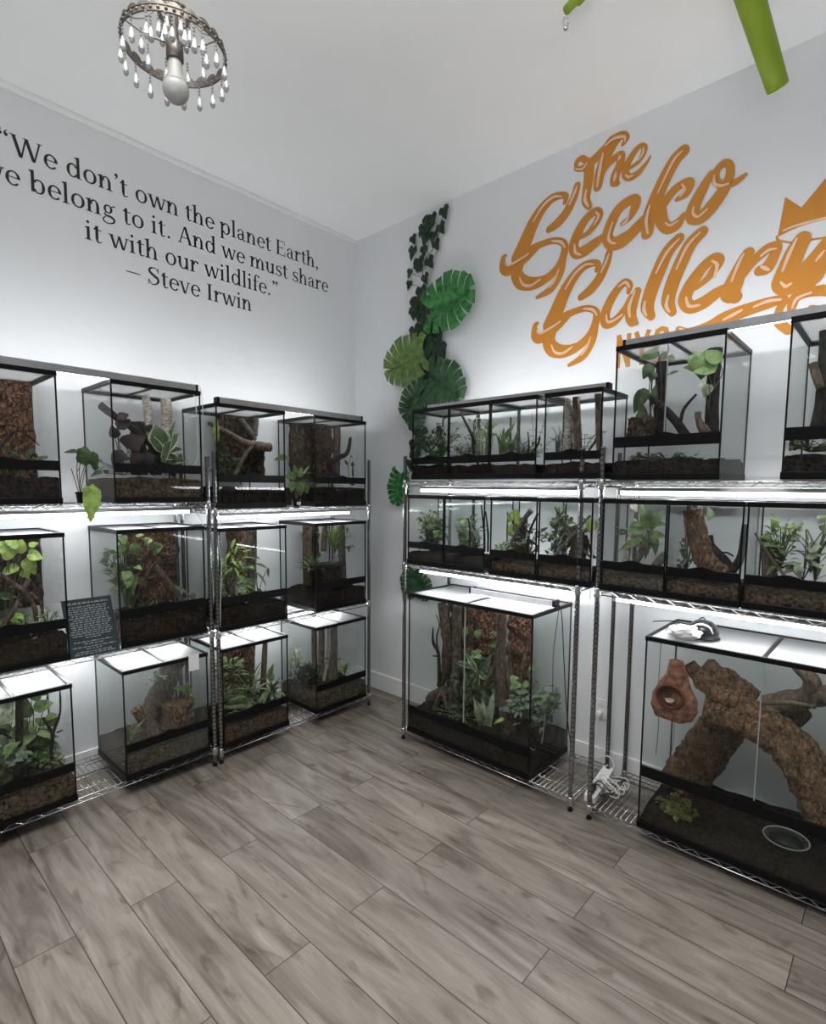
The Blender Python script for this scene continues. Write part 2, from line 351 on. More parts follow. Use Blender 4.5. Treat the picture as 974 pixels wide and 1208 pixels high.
    def build(s, name, mats, parent=None, origin=None):
        me = bpy.data.meshes.new(name)
        if parent is not None: org = parent.get('_w'); org = V(org) if org is not None else V((0, 0, 0))
        elif origin is not None: org = V(origin)
        else:
            xs = [p.x for p in s.v]; ys = [p.y for p in s.v]; zs = [p.z for p in s.v]
            org = V(((min(xs) + max(xs)) / 2, (min(ys) + max(ys)) / 2, min(zs)))
        me.from_pydata([tuple(p - org) for p in s.v], [], s.f)
        if not isinstance(mats, (list, tuple)): mats = [mats]
        for m in mats: me.materials.append(m)
        me.polygons.foreach_set('material_index', s.m); me.polygons.foreach_set('use_smooth', s.sm)
        me.update()
        o = bpy.data.objects.new(name, me); COL.objects.link(o)
        if parent is not None: o.parent = parent
        else: o.location = org
        WORG[o.name] = org
        return o
WORG = {}
class P(dict): pass
def tag(o, label=None, cat=None, group=None, kind=None):
    if label: o['label'] = label
    if cat: o['category'] = cat
    if group: o['group'] = group
    if kind or cat: o['kind'] = kind or 'thing'
    return o
def thing(name, loc, label, cat, group=None):
    o = bpy.data.objects.new(name, None); o.empty_display_size = 0.05; COL.objects.link(o); o.location = loc
    o['_w'] = tuple(loc)
    return tag(o, label, cat, group)
def sub(name, mb, mats, part):       # a sub-part of a part mesh
    org = WORG[part.name]
    part['_w'] = tuple(org); o = mb.build(name, mats, part); del part['_w']
    return o
def copytree(o, parent=None):
    c = o.copy(); COL.objects.link(c)
    if parent is not None: c.parent = parent
    for ch in list(o.children): copytree(ch, c)
    return c
def spline(pts, n=6):
    pts = [V(p) for p in pts]
    if len(pts) < 3:
        return [pts[0].lerp(pts[-1], i / n) for i in range(n + 1)]
    out = []
    for i in range(len(pts) - 1):
        p0 = pts[max(i - 1, 0)]; p1 = pts[i]; p2 = pts[i + 1]; p3 = pts[min(i + 2, len(pts) - 1)]
        for k in range(n):
            t = k / n
            out.append(0.5 * ((2 * p1) + (p2 - p0) * t + (2 * p0 - 5 * p1 + 4 * p2 - p3) * t * t + (3 * p1 - p0 - 3 * p2 + p3) * t ** 3))
    out.append(pts[-1]); return out
def lerpr(rs, k):
    if not hasattr(rs, '__len__'): return [rs] * k
    out = []
    for i in range(k):
        t = i / (k - 1) * (len(rs) - 1); a = int(min(t, len(rs) - 2)); out.append(rs[a] + (rs[a + 1] - rs[a]) * (t - a))
    return out

# ------------------------------------------------------------------ the room
H = 3.627
def struct(name, mb, m): return tag(mb.build(name, m), kind='structure')
struct('floor', MB().box((-0.12, -6.2, -0.1), (6.2, 0.12, 0.0)), M_FLOOR)
struct('wall_left', MB().box((-0.12, -6.2, 0.0), (0.0, 0.12, H)), M_WALL)
struct('wall_right', MB().box((0.0, 0.0, 0.0), (6.2, 0.12, H)), M_WALL)
struct('ceiling', MB().box((-0.12, -6.2, H), (6.2, 0.12, H + 0.1)), M_CEIL)
def baseb(name, a, b):
    m = MB().box(a, b, bev=0.004); struct(name, m, M_TRIM)
baseb('baseboard_left', (0.0, -6.2, 0.0), (0.016, -0.016, 0.137))
baseb('baseboard_right', (0.0, -0.016, 0.0), (6.2, 0.0, 0.137))
mb = MB(); mb.box((0.0, -6.2, H - 0.028), (0.028, 0.0, H), bev=0.006)
struct('trim_1', mb, M_TRIM)
for o in bpy.data.objects:
    if o.name == 'floor':     # texture space at the world origin
        me = o.data; off = o.location.copy()
        for q in me.vertices: q.co += off
        o.location = (0, 0, 0)

# ------------------------------------------------------------------ wire shelving racks
ZL = dict(a=(0.110, 0.822, 1.571), b=(0.087, 0.805, 1.530)); ZR = (0.070, 1.178, 1.702)
POSTR = 0.0127
def make_post(h):
    mb = MB(); prof = [(POSTR * 0.9, 0.03)]
    z = 0.05
    while z < h - 0.03:
        prof += [(POSTR, z), (POSTR, z + 0.0195), (POSTR * 0.80, z + 0.021), (POSTR * 0.80, z + 0.0244)]
        z += 0.0254
    prof += [(POSTR, z), (POSTR, h - 0.004), (POSTR * 0.8, h), (0.0005, h + 0.001)]
    mb.lathe(prof, n=12, smooth=False); return mb
def make_shelf(Lx, D):
    """top of the wires at z=0; length along x from 0 to Lx, depth y from 0 (front) to D"""
    mb = MB(); r = 0.0030
    for y in (0.0, D):
        mb.tube([(0.012, y, -0.003), (Lx - 0.012, y, -0.003)], r, 6); mb.tube([(0.012, y, -0.027), (Lx - 0.012, y, -0.027)], r, 6)
        n = int(Lx / 0.042); zz = []
        for i in range(n + 1):
            x = 0.02 + (Lx - 0.04) * i / n
            zz.append((x, y, -0.004 if i % 2 else -0.026))
        mb.tube(zz, 0.0019, 5, smooth=False)
    for x in (0.0, Lx):
        mb.tube([(x, 0.012, -0.003), (x, D - 0.012, -0.003)], r, 6); mb.tube([(x, 0.012, -0.027), (x, D - 0.012, -0.027)], r, 6)
        n = int(D / 0.042)
        mb.tube([(x, 0.02 + (D - 0.04) * i / n, -0.004 if i % 2 else -0.026) for i in range(n + 1)], 0.0019, 5, smooth=False)
    n = int(Lx / 0.0254)
    for i in range(1, n):
        x = Lx * i / n
        mb.tube([(x, -0.001, 0.0), (x, D + 0.001, 0.0)], 0.0017, 5)
    for y in (D * 0.2, D * 0.5, D * 0.8):
        mb.tube([(0, y, -0.006), (Lx, y, -0.006)], 0.0026, 6)
    return mb
def rack(name, origin, rotz, Lx, D, zs, h, label):
    o = thing(name, origin, label, 'shelving rack', 'chrome wire shelving racks'); o['_w'] = (0, 0, 0); o.rotation_euler.z = rotz
    pm = make_post(h); base = None
    for (x, y) in ((0, 0), (Lx, 0), (0, D), (Lx, D)):
        if base is None:
            base = pm.build('post', M_POST, o); ft = MB().lathe([(0.010, 0.0), (0.0135, 0.004), (0.0135, 0.012), (0.007, 0.016), (0.007, 0.034)], n=12)
            sub('foot', ft, M_BLACK, base); p = base
        else: p = copytree(base, o)
        p.location = (x, y, 0)
    col = MB().lathe([(0.0150, -0.040), (0.0175, -0.036), (0.0165, 0.004), (0.0145, 0.008)], n=12)
    smb = make_shelf(Lx, D); sb = None
    for z in zs:
        if sb is None:
            sb = smb.build('wire_shelf', M_CHROME, o); c0 = None
            for (x, y) in ((0, 0), (Lx, 0), (0, D), (Lx, D)):
                if c0 is None: c0 = sub('corner_collar', col, M_CHROME, sb); c = c0
                else: c = c0.copy(); COL.objects.link(c); c.parent = sb
                c.location = (x, y, 0)
            q = sb
        else: q = copytree(sb, o)
        q.location = (0, 0, z)
    del o['_w']; return o
XF = 0.468    # front posts of the left racks
DL = 0.425
RZ = math.pi / 2
rack('wire_shelving_rack', (XF, -2.755, 0), RZ, 1.214, DL, ZL['a'], 1.83, 'chrome wire rack under the quote, the one farther from the room corner')
rack('wire_shelving_rack', (XF, -1.500, 0), RZ, 1.210, DL, ZL['b'], 1.862, 'chrome wire rack under the quote, standing next to the room corner')
YF = -0.512
DR = 0.462
rack('wire_shelving_rack', (1.042, YF, 0), 0, 1.188, DR, ZR, 1.863, 'chrome wire rack under the orange logo, next to the room corner')
rack('wire_shelving_rack', (2.332, YF, 0), 0, 1.214, DR, ZR, 1.863, 'chrome wire rack under the orange logo, holding the tank with the big cork logs')

# ------------------------------------------------------------------ LED light bars
def light_bar(origin, rotz, L, label, hood=M_WHITEP, tube=M_TUBE, r=0.013, w_=0.034, upside=False):
    """bar along local x from 0 to L; top at z=0, shining down"""
    o = thing('led_light_bar', origin, label, 'light', 'LED light bars'); o['_w'] = (0, 0, 0); o.rotation_euler.z = rotz
    mb = MB(); pr = []
    for k in range(9):
        a = math.pi * k / 8
        pr.append((w_ / 2 * math.cos(a), -0.014 + 0.014 * math.sin(a)))
    if upside: pr = [(-w_ / 2 + 0.014, -0.004), (-w_ / 2 + 0.012, -0.001), (-w_ / 2 + 0.002, 0.0), (-w_ / 2, -0.003), (-w_ / 2, -0.036), (-w_ / 2 + 0.003, -0.036), (-w_ / 2 + 0.003, -0.004)]
    else: pr = [(w_ / 2, -0.018)] + pr + [(-w_ / 2, -0.018)]
    n = len(pr); vs = [(x, y, z) for x in (0.012, L - 0.012) for (y, z) in pr]
    mb.add(vs, [(i, (i + 1) % n, n + (i + 1) % n, n + i) for i in range(n)] + [tuple(range(n)), tuple(reversed(range(n, 2 * n)))])
    mb.build('housing', hood, o)
    t = MB().tube([(0.014, 0, -0.022), (L - 0.014, 0, -0.022)], r, 12); t.build('led_tube', tube, o)
    for x in (0, L - 0.016):
        c = MB().box((x, -w_ / 2 - 0.001, -0.036), (x + 0.016, w_ / 2 + 0.001, 0.0005), bev=0.003); c.build('end_cap', M_WHITEP if hood is M_WHITEP else M_BLACK, o)
    del o['_w']; return o
zt = 0.030
light_bar((0.33, -2.72, ZL['a'][2] - zt), RZ, 1.14, 'white LED bar glowing under the top shelf of the quote rack farther from the corner')
light_bar((0.22, -2.72, ZL['a'][1] - zt), RZ, 1.14, 'white LED bar under the middle shelf of the quote rack farther from the room corner')
light_bar((0.33, -1.46, ZL['b'][2] - zt), RZ, 1.10, 'white LED bar glowing under the top shelf of the quote rack beside the room corner')
light_bar((0.22, -1.46, ZL['b'][1] - zt), RZ, 1.10, 'white LED bar under the middle shelf of the quote rack beside the room corner')
light_bar((1.085, -0.41, ZR[2] - zt), 0, 1.10, 'white LED bar glowing under the top shelf of the logo rack beside the room corner')
light_bar((1.085, -0.41, ZR[1] - zt), 0, 1.10, 'white LED bar under the middle shelf, above the planted tank with several trunks')
light_bar((2.375, -0.41, ZR[2] - zt), 0, 1.12, 'white LED bar under the top shelf above the tank with the thick cork post')
light_bar((2.375, -0.41, ZR[1] - zt), 0, 1.12, 'white LED bar under the middle shelf, above the tank with the big cork logs')

# ------------------------------------------------------------------ terrariums
class Tank: pass
TANKS = {}
def terrarium(key, side, a0, wd, z0, ht, dp, front, label, soil='dark', soil_h=0.2, strip=(0.255, 0.33), fog=False, doors=1, cat='terrarium', haze=None, slope=0.0):
    """local frame: x along the front, y into the tank, z up, origin at the front bottom edge's start"""
    T = Tank(); T.side = side; T.a0 = a0; T.wd = wd; T.z0 = z0; T.ht = ht; T.dp = dp; T.front = front; T.key = key
    TANKS[key] = T
    org = (front, a0, z0) if side == 'L' else (a0, front, z0)
    T.org = V(org); T.rz = RZ if side == 'L' else 0.0
    o = thing('glass_terrarium', org, label, cat, 'glass terrariums'); o['_w'] = (0, 0, 0); o.rotation_euler.z = T.rz
    T.obj = o
    G = M_GLASSFOG if fog else (M_GLASSBIG if wd > 0.8 else M_GLASS)
    rnd = random.Random(hash(key) % 9973 if False else sum(ord(c) * (i + 3) for i, c in enumerate(key)))
    g = 0.004; s0, s1 = strip[0] * ht, strip[1] * ht; th = 0.022
    # black base tray: floor slab and a low rim
    mb = MB(); mb.box((0, 0, 0), (wd, dp, 0.012), bev=0.002)
    for lo, hi in (((-0.003, -0.003, 0), (wd + 0.003, 0.009, 0.030)), ((-0.003, dp - 0.009, 0), (wd + 0.003, dp + 0.003, 0.030)),
                   ((-0.003, 0.009, 0), (0.009, dp - 0.009, 0.030)), ((wd - 0.009, 0.009, 0), (wd + 0.003, dp - 0.009, 0.030))):
        mb.box(lo, hi, bev=0.002)
    mb.build('base_tray', M_BLACK, o)
    # top frame
    mb = MB()
    for lo, hi in (((-0.002, -0.002, ht - th), (wd + 0.002, 0.014, ht)), ((-0.002, dp - 0.014, ht - th), (wd + 0.002, dp + 0.002, ht)),
                   ((-0.002, 0.014, ht - th), (0.014, dp - 0.014, ht)), ((wd - 0.014, 0.014, ht - th), (wd + 0.002, dp - 0.014, ht))):
        mb.box(lo, hi, bev=0.002)
    if wd > 0.4: mb.box((wd / 2 - 0.008, 0.014, ht - 0.012), (wd / 2 + 0.008, dp - 0.014, ht - 0.002))
    mb.build('top_frame', M_BLACK, o)
    MB().box((0.012, 0.012, ht - 0.008), (wd - 0.012, dp - 0.012, ht - 0.006)).build('mesh_screen', M_SCREEN, o)
    # panes
    MB().box((0.0, 0.012, 0.028), (g, dp - 0.008, ht - th)).build('side_pane', G, o)
    MB().box((wd - g, 0.012, 0.028), (wd, dp - 0.008, ht - th)).build('side_pane', G, o)
    MB().box((g, dp - 0.008, 0.028), (wd - g, dp - 0.004, ht - th)).build('back_pane', G, o)
    MB().box((g, 0.004, 0.028), (wd - g, 0.008, s0)).build('lower_front_pane', G, o)
    # vent strip with lock
    mb = MB(); mb.box((0.002, -0.002, s0), (wd - 0.002, 0.012, s1), bev=0.002)
    vs = mb.build('vent_strip', M_BLACK, o)
    lk = MB()
    for k in range(1):
        cx_ = wd / 2
        pr = []
        for i in range(13):
            t = i / 12; pr.append((cx_ - 0.055 + 0.11 * t, s1 + 0.012 * math.sin(math.pi * t) ** 1.5))
        n = len(pr); vsx = [(x, -0.004, z) for x, z in pr] + [(x, -0.004, s1 - 0.006) for x, z in pr] + [(x, 0.010, z) for x, z in pr] + [(x, 0.010, s1 - 0.006) for x, z in pr]
        fs = []
        for i in range(n - 1):
            fs += [(i, n + i, n + i + 1, i + 1), (2 * n + i, 2 * n + i + 1, 3 * n + i + 1, 3 * n + i), (i, i + 1, 2 * n + i + 1, 2 * n + i)]
        lk.add(vsx, fs)
        lk.lathe([(0.006, -0.008), (0.006, -0.003)], (cx_, 0, s0 + (s1 - s0) * 0.45), n=10, axis='y')
    sub('lock', lk, M_BLACK, vs)
    xs = [g, wd - g] if doors == 1 else [g, wd / 2 - 0.001, wd / 2 + 0.001, wd - g]
    for i in range(0, len(xs), 2):
        MB().box((xs[i], 0.004, s1), (xs[i + 1], 0.008, ht - th)).build('door', G, o)
    if doors == 2:
        MB().box((wd / 2 - 0.0016, 0.002, s1), (wd / 2 + 0.0016, 0.010, ht - th)).build('door_seal', mat('clear_seal', (0.35, 0.38, 0.37), 0.3, var=0.05), o)
    for (x, y) in ((0.0, 0.0), (wd - 0.006, 0.0), (0.0, dp - 0.010), (wd - 0.006, dp - 0.010)):
        MB().box((x, y + 0.003, 0.02), (x + 0.006, y + 0.010, ht - 0.01)).build('corner_seal', M_BLACKSIL, o)
    # soil
    sh = soil_h * ht; nx, ny = 14, 12; mb = MB(); vs_ = []; seed = rnd.random() * 50
    x0, x1, y0, y1 = 0.006, wd - 0.0065, 0.0105, dp - 0.0105
    for j in range(ny + 1):
        for i in range(nx + 1):
            x = x0 + (x1 - x0) * i / nx; y = y0 + (y1 - y0) * j / ny
            z = sh + slope * (y / dp) + 0.018 * noise.noise(V((x * 9 + seed, y * 9, seed))) + 0.010 * noise.noise(V((x * 28, y * 28 + seed, seed)))
            vs_.append((x, y, z))
    nb = len(vs_)
    for j in range(ny + 1):
        for i in range(nx + 1): vs_.append((vs_[j * (nx + 1) + i][0], vs_[j * (nx + 1) + i][1], 0.013))
    idx = lambda i, j: j * (nx + 1) + i
    fs = [(idx(i, j), idx(i + 1, j), idx(i + 1, j + 1), idx(i, j + 1)) for i in range(nx) for j in range(ny)]
    fs += [(idx(i, 0) + nb, idx(i + 1, 0) + nb, idx(i + 1, 0), idx(i, 0)) for i in range(nx)]
    fs += [(idx(i + 1, ny) + nb, idx(i, ny) + nb, idx(i, ny), idx(i + 1, ny)) for i in range(nx)]
    fs += [(idx(0, j + 1) + nb, idx(0, j) + nb, idx(0, j), idx(0, j + 1)) for j in range(ny)]
    fs += [(idx(nx, j) + nb, idx(nx, j + 1) + nb, idx(nx, j + 1), idx(nx, j)) for j in range(ny)]
    mb.add(vs_, fs, 0, True); mb.build('soil', SOIL[soil], o)
    del o['_w']
    T.sz = z0 + sh
    T.rnd = rnd
    return T
def t_at(T, K, p, b):
    """crop pixel p of crop K, at depth fraction b inside tank T -> point in the room, kept inside the glass"""
    u = K[0] + p[0] / K[2]; v = K[1] + p[1] / K[2]
    if T.side == 'L': q = hit(u, v, 0, T.front - b * T.dp)
    else: q = hit(u, v, 1, T.front + b * T.dp)
    return clampT(T, q)
def clampT(T, q, m=0.016):
    lo_z, hi_z = T.z0 + 0.05, T.z0 + T.ht - 0.016
    if T.side == 'L':
        return V((min(max(q.x, T.front - T.dp + m), T.front - m - 0.004), min(max(q.y, T.a0 + m), T.a0 + T.wd - m), min(max(q.z, lo_z), hi_z)))
    return V((min(max(q.x, T.a0 + m), T.a0 + T.wd - m), min(max(q.y, T.front + m + 0.004), T.front + T.dp - m), min(max(q.z, lo_z), hi_z)))
def px2m(p):     # metres per photo pixel at point p
    return (p - CAM).dot(FW) / F_PX
def inward(T): return V((-1, 0, 0)) if T.side == 'L' else V((0, 1, 0))
def along(T): return V((0, 1, 0)) if T.side == 'L' else V((1, 0, 0))

QUOTE = [('L1', -2.7285, 'a'), ('L2', -2.038, 'a'), ('L3', -1.4875, 'b'), ('L4', -0.796, 'b')]
XL = 0.485
ORD = ['first', 'second', 'third', 'fourth']
LOC = {}
TL = {
    ('L1', 2): 'with a wall of cork', ('L2', 2): 'with maroon leaves', ('L3', 2): 'with a cork stump', ('L4', 2): 'with a curved dark branch',
    ('L1', 1): 'with crossed branches', ('L2', 1): 'with red-brown bark', ('L3', 1): 'with bushy yellow-green plants', ('L4', 1): 'with a ledge halfway up',
    ('L1', 0): 'with large pothos leaves', ('L2', 0): 'with brown cork trunks', ('L3', 0): 'with striped leaves', ('L4', 0): 'with bamboo posts'}
ROW = ['bottom', 'middle', 'top']
SOILS = {('L1', 0): 'chip', ('L2', 0): 'brown', ('L3', 0): 'brown', ('L4', 0): 'chip', ('L2', 2): 'chip'}
for r in (0, 1, 2):
    for i, (c, y0, k) in enumerate(QUOTE):
        hts = {'a': (0.593, 0.615, 0.612), 'b': (0.612, 0.612, 0.604)}[k]
        LOC[c + str(r)] = 'in the %s %s-row tank under the quote' % (ORD[i], ROW[r])
        terrarium(c + str(r), 'L', y0, 0.46, ZL[k][r] + 0.0025, hts[r], 0.425, XL,
                  'glass terrarium %s, %s in the %s row under the quote' % (TL[(c, r)], ORD[i], ROW[r]),
                  soil=SOILS.get((c, r), 'dark'), soil_h=0.2, fog=(c, r) in (('L2', 0), ('L4', 0)), doors=1)
YR = -0.5225
for i, (x, lab) in enumerate([(1.075, 'with hazy green plants'), (1.372, 'with thin upright twigs'), (1.703, 'with a yellow-green leaf on a stump'), (2.004, 'with crossing twigs'),
                              (2.347, 'with a pale branch among glossy leaves'), (2.642, 'with a thick cork post'), (2.945, 'with a tall leafy cone')]):
    key = 'm%d' % i; o_ = ['first', 'second', 'third', 'fourth', 'fifth', 'sixth', 'seventh'][i]
    LOC[key] = 'in the %s middle-row tank under the logo' % o_
    terrarium(key, 'R', x, 0.292 if i not in () else 0.3, ZR[1] + 0.0025, 0.437, 0.305, YR,
              'small glass terrarium %s, %s middle-row one under the logo' % (lab, o_), soil='chip' if i > 1 else 'dark', soil_h=0.17, strip=(0.235, 0.325), fog=i in (0, 1, 4))
for i, (x, lab) in enumerate([(1.108, 'with a dark bush'), (1.398, 'with a black diagonal stick'), (1.690, 'with blades and a fern'), (2.022, 'with three pale posts')]):
    key = 's%d' % i
    LOC[key] = 'in the %s top-row tank under the logo' % ORD[i]
    terrarium(key, 'R', x, 0.287 if i < 3 else 0.302, ZR[2] + 0.0125, 0.43, 0.305, YR,
              'small glass terrarium %s, %s in the top row under the logo' % (lab, ORD[i]), soil='dark', soil_h=0.18, strip=(0.215, 0.31))
for key, x, lab, w_ in (('q1', 2.381, 'with a big-leaved philodendron', 0.452), ('q2', 3.049, 'with a bare leaning trunk', 0.46)):
    LOC[key] = {'q1': 'in the tall top-row tank beside the logo\'s NYC', 'q2': 'in the top-row tank below the painted crown'}[key]
    terrarium(key, 'R', x, w_, ZR[2] + 0.003, 0.612, 0.47, YR, 'tall glass terrarium %s on the top shelf under the logo' % lab, soil='dark', soil_h=0.15, strip=(0.245, 0.325), doors=2)
LOC['B1'] = 'in the big bottom tank beside the room corner'
terrarium('B1', 'R', 1.088, 0.90, ZR[0] + 0.003, 0.92, 0.455, YR, 'big glass terrarium planted with trunks and leaves, on the bottom shelf near the room corner', soil='dark', soil_h=0.155, strip=(0.145, 0.195), doors=2)
LOC['B2'] = 'in the big bottom tank with cork logs'
terrarium('B2', 'R', 2.572, 0.92, ZR[0] + 0.003, 0.922, 0.455, YR, 'big glass terrarium with large cork logs on the bottom shelf under the logo', soil='dark', soil_h=0.055, strip=(0.275, 0.33), doors=2, slope=0.05)

# bars lying on the lids of the top row
light_bar((0.445, -2.72, ZL['a'][2] + 0.0025 + 0.612 + 0.0365), RZ, 1.14, 'grey LED bar on the lids of the first two top-row tanks under the quote', hood=M_GREYH, tube=M_TUBE_DIM, w_=0.044, r=0.011, upside=True)
light_bar((0.445, -1.47, ZL['b'][2] + 0.0025 + 0.604 + 0.0365), RZ, 1.12, 'grey LED bar on the lids of the last two top-row tanks under the quote', hood=M_GREYH, tube=M_TUBE_DIM, w_=0.044, r=0.011, upside=True)
light_bar((1.13, -0.40, ZR[2] + 0.0125 + 0.43 + 0.0365), 0, 1.18, 'grey LED bar lying on the lids of the four small top-row tanks', hood=M_GREYH, tube=M_TUBE_DIM, w_=0.044, r=0.011, upside=True)
light_bar((2.39, -0.455, ZR[2] + 0.003 + 0.612 + 0.0365), 0, 1.12, 'grey LED bar bridging the lids of the two tall top-row tanks', hood=M_GREYH, tube=M_TUBE_DIM, w_=0.044, r=0.011, upside=True)
light_bar((1.38, -0.24, ZR[0] + 0.003 + 0.92 + 0.0365), 0, 0.60, 'grey lamp hood with black end caps lying on the big planted tank', hood=M_GREYH, tube=M_TUBE_DIM, w_=0.06, upside=True)
# ------------------------------------------------------------------ what lives in the tanks
K1 = (0, 400, 3.746); K2 = (0, 590, 3.746); K3 = (0, 740, 3.746); K4 = (220, 440, 4.058); K5 = (220, 590, 3.775)
K6 = (440, 220, 3.18); K7 = (460, 560, 3.02); K8 = (690, 360, 3.43); K9 = (690, 560, 3.43); K10 = (670, 700, 3.098)
KT = (480, 430, 3.896); KM = (470, 570, 3.896); KB = (480, 690, 4.87); KL1 = (0, 430, 7.1); KL3 = (240, 600, 4.03)
KL4 = (330, 590, 4.645); KR6 = (900, 360, 5.49)
def lab(desc, T): return '%s %s' % (desc, LOC[T.key])
def branch(T, K, pts, b, r, m, desc, cat='branch', name='driftwood_branch', rough=0.18, forks=(), n=9, flat=1.0, rs=14):
    """pts: crop pixels (or (x, y, depth)); r: radii in crop pixels, turned into metres where the branch stands"""
    def wpts(ps): return [t_at(T, K, p, p[2] if len(p) > 2 else b) for p in ps]
    hi = name == 'cork_log'; n = 46 if hi else n; W = wpts(pts); mid = W[len(W) // 2]; sc = px2m(mid) / K[2]
    mb = MB(); sp = spline(W, 18 if hi else 7); rr = [q * sc for q in lerpr(r, len(sp))]
    sd = T.rnd.random() * 40
    mb.tube(sp, rr, n, rough=rough, seed=sd, rs=rs, flat=flat)
    for (fp, fr) in forks:
        s2 = spline(wpts(fp), 6); mb.tube(s2, [q * sc for q in lerpr(fr, len(s2))], 7, rough=rough, seed=sd + 3, rs=rs)
    for i, q in enumerate(mb.v): mb.v[i] = clampT(T, q, 0.013)
    return tag(mb.build(name, BK[m]), lab(desc, T), cat)
def slab(T, K, box, b, m, desc, thick=0.035, name='cork_bark_slab', cat='cork bark', rough=0.03, curve=0.02, rs=13):
    """a standing piece of bark covering crop pixels box=(x0,y0,x1,y1) at depth b"""
    p0 = t_at(T, K, (box[0], box[3]), b); p1 = t_at(T, K, (box[2], box[1]), b); al = along(T); inn = inward(T)
    a0, a1 = p0.dot(al), p1.dot(al); z0, z1 = p0.z, p1.z
    if z0 < T.sz + 0.02: z0 = T.sz - 0.03
    wv = a1 - a0; nx = max(8, int(wv / 0.014)); nz_ = max(8, int((z1 - z0) / 0.014)); sd = T.rnd.random() * 60
    d0 = p0.dot(inn); vs = []
    for s_ in (0, 1):
        for j in range(nz_ + 1):
            for i in range(nx + 1):
                u = i / nx; t = j / nz_
                ea = 0.012 * noise.noise(V((sd, t * 9, 2))) if i in (0, nx) else 0
                ez = 0.016 * noise.noise(V((u * 8, sd, 5))) if j == nz_ else 0
                q = V((u * wv * rs, t * (z1 - z0) * rs, sd))
                bumpy = rough * (noise.noise(q) + 0.6 * noise.noise(q * 2.3) + 0.4 * noise.noise(q * 4.9))
                edge = math.sin(math.pi * u)
                dd = -(curve * edge + bumpy + thick * 0.5) if s_ == 0 else thick * 0.5
                vs.append(clampT(T, al * (a0 + u * wv + ea) + inn * (d0 + dd) + V((0, 0, z0 + (z1 - z0) * t + ez)) , 0.013))
    # restore the constant coordinate
    n1 = (nx + 1) * (nz_ + 1); I = lambda i, j: j * (nx + 1) + i; fs = []
    for j in range(nz_):
        for i in range(nx):
            fs.append((I(i, j), I(i + 1, j), I(i + 1, j + 1), I(i, j + 1))); fs.append((n1 + I(i, j), n1 + I(i, j + 1), n1 + I(i + 1, j + 1), n1 + I(i + 1, j)))
    for i in range(nx):
        fs.append((I(i, nz_), I(i + 1, nz_), n1 + I(i + 1, nz_), n1 + I(i, nz_))); fs.append((I(i + 1, 0), I(i, 0), n1 + I(i, 0), n1 + I(i + 1, 0)))
    for j in range(nz_):
        fs.append((I(0, j), I(0, j + 1), n1 + I(0, j + 1), n1 + I(0, j))); fs.append((I(nx, j + 1), I(nx, j), n1 + I(nx, j), n1 + I(nx, j + 1)))
    mb = MB().add(vs, fs, 0, False)
    return tag(mb.build(name, BK[m]), lab(desc, T), cat)
def rvec(rnd): return V((rnd.uniform(-1, 1), rnd.uniform(-1, 1), rnd.uniform(-0.3, 1)))
def tocam(p): return (CAM - p).normalized()
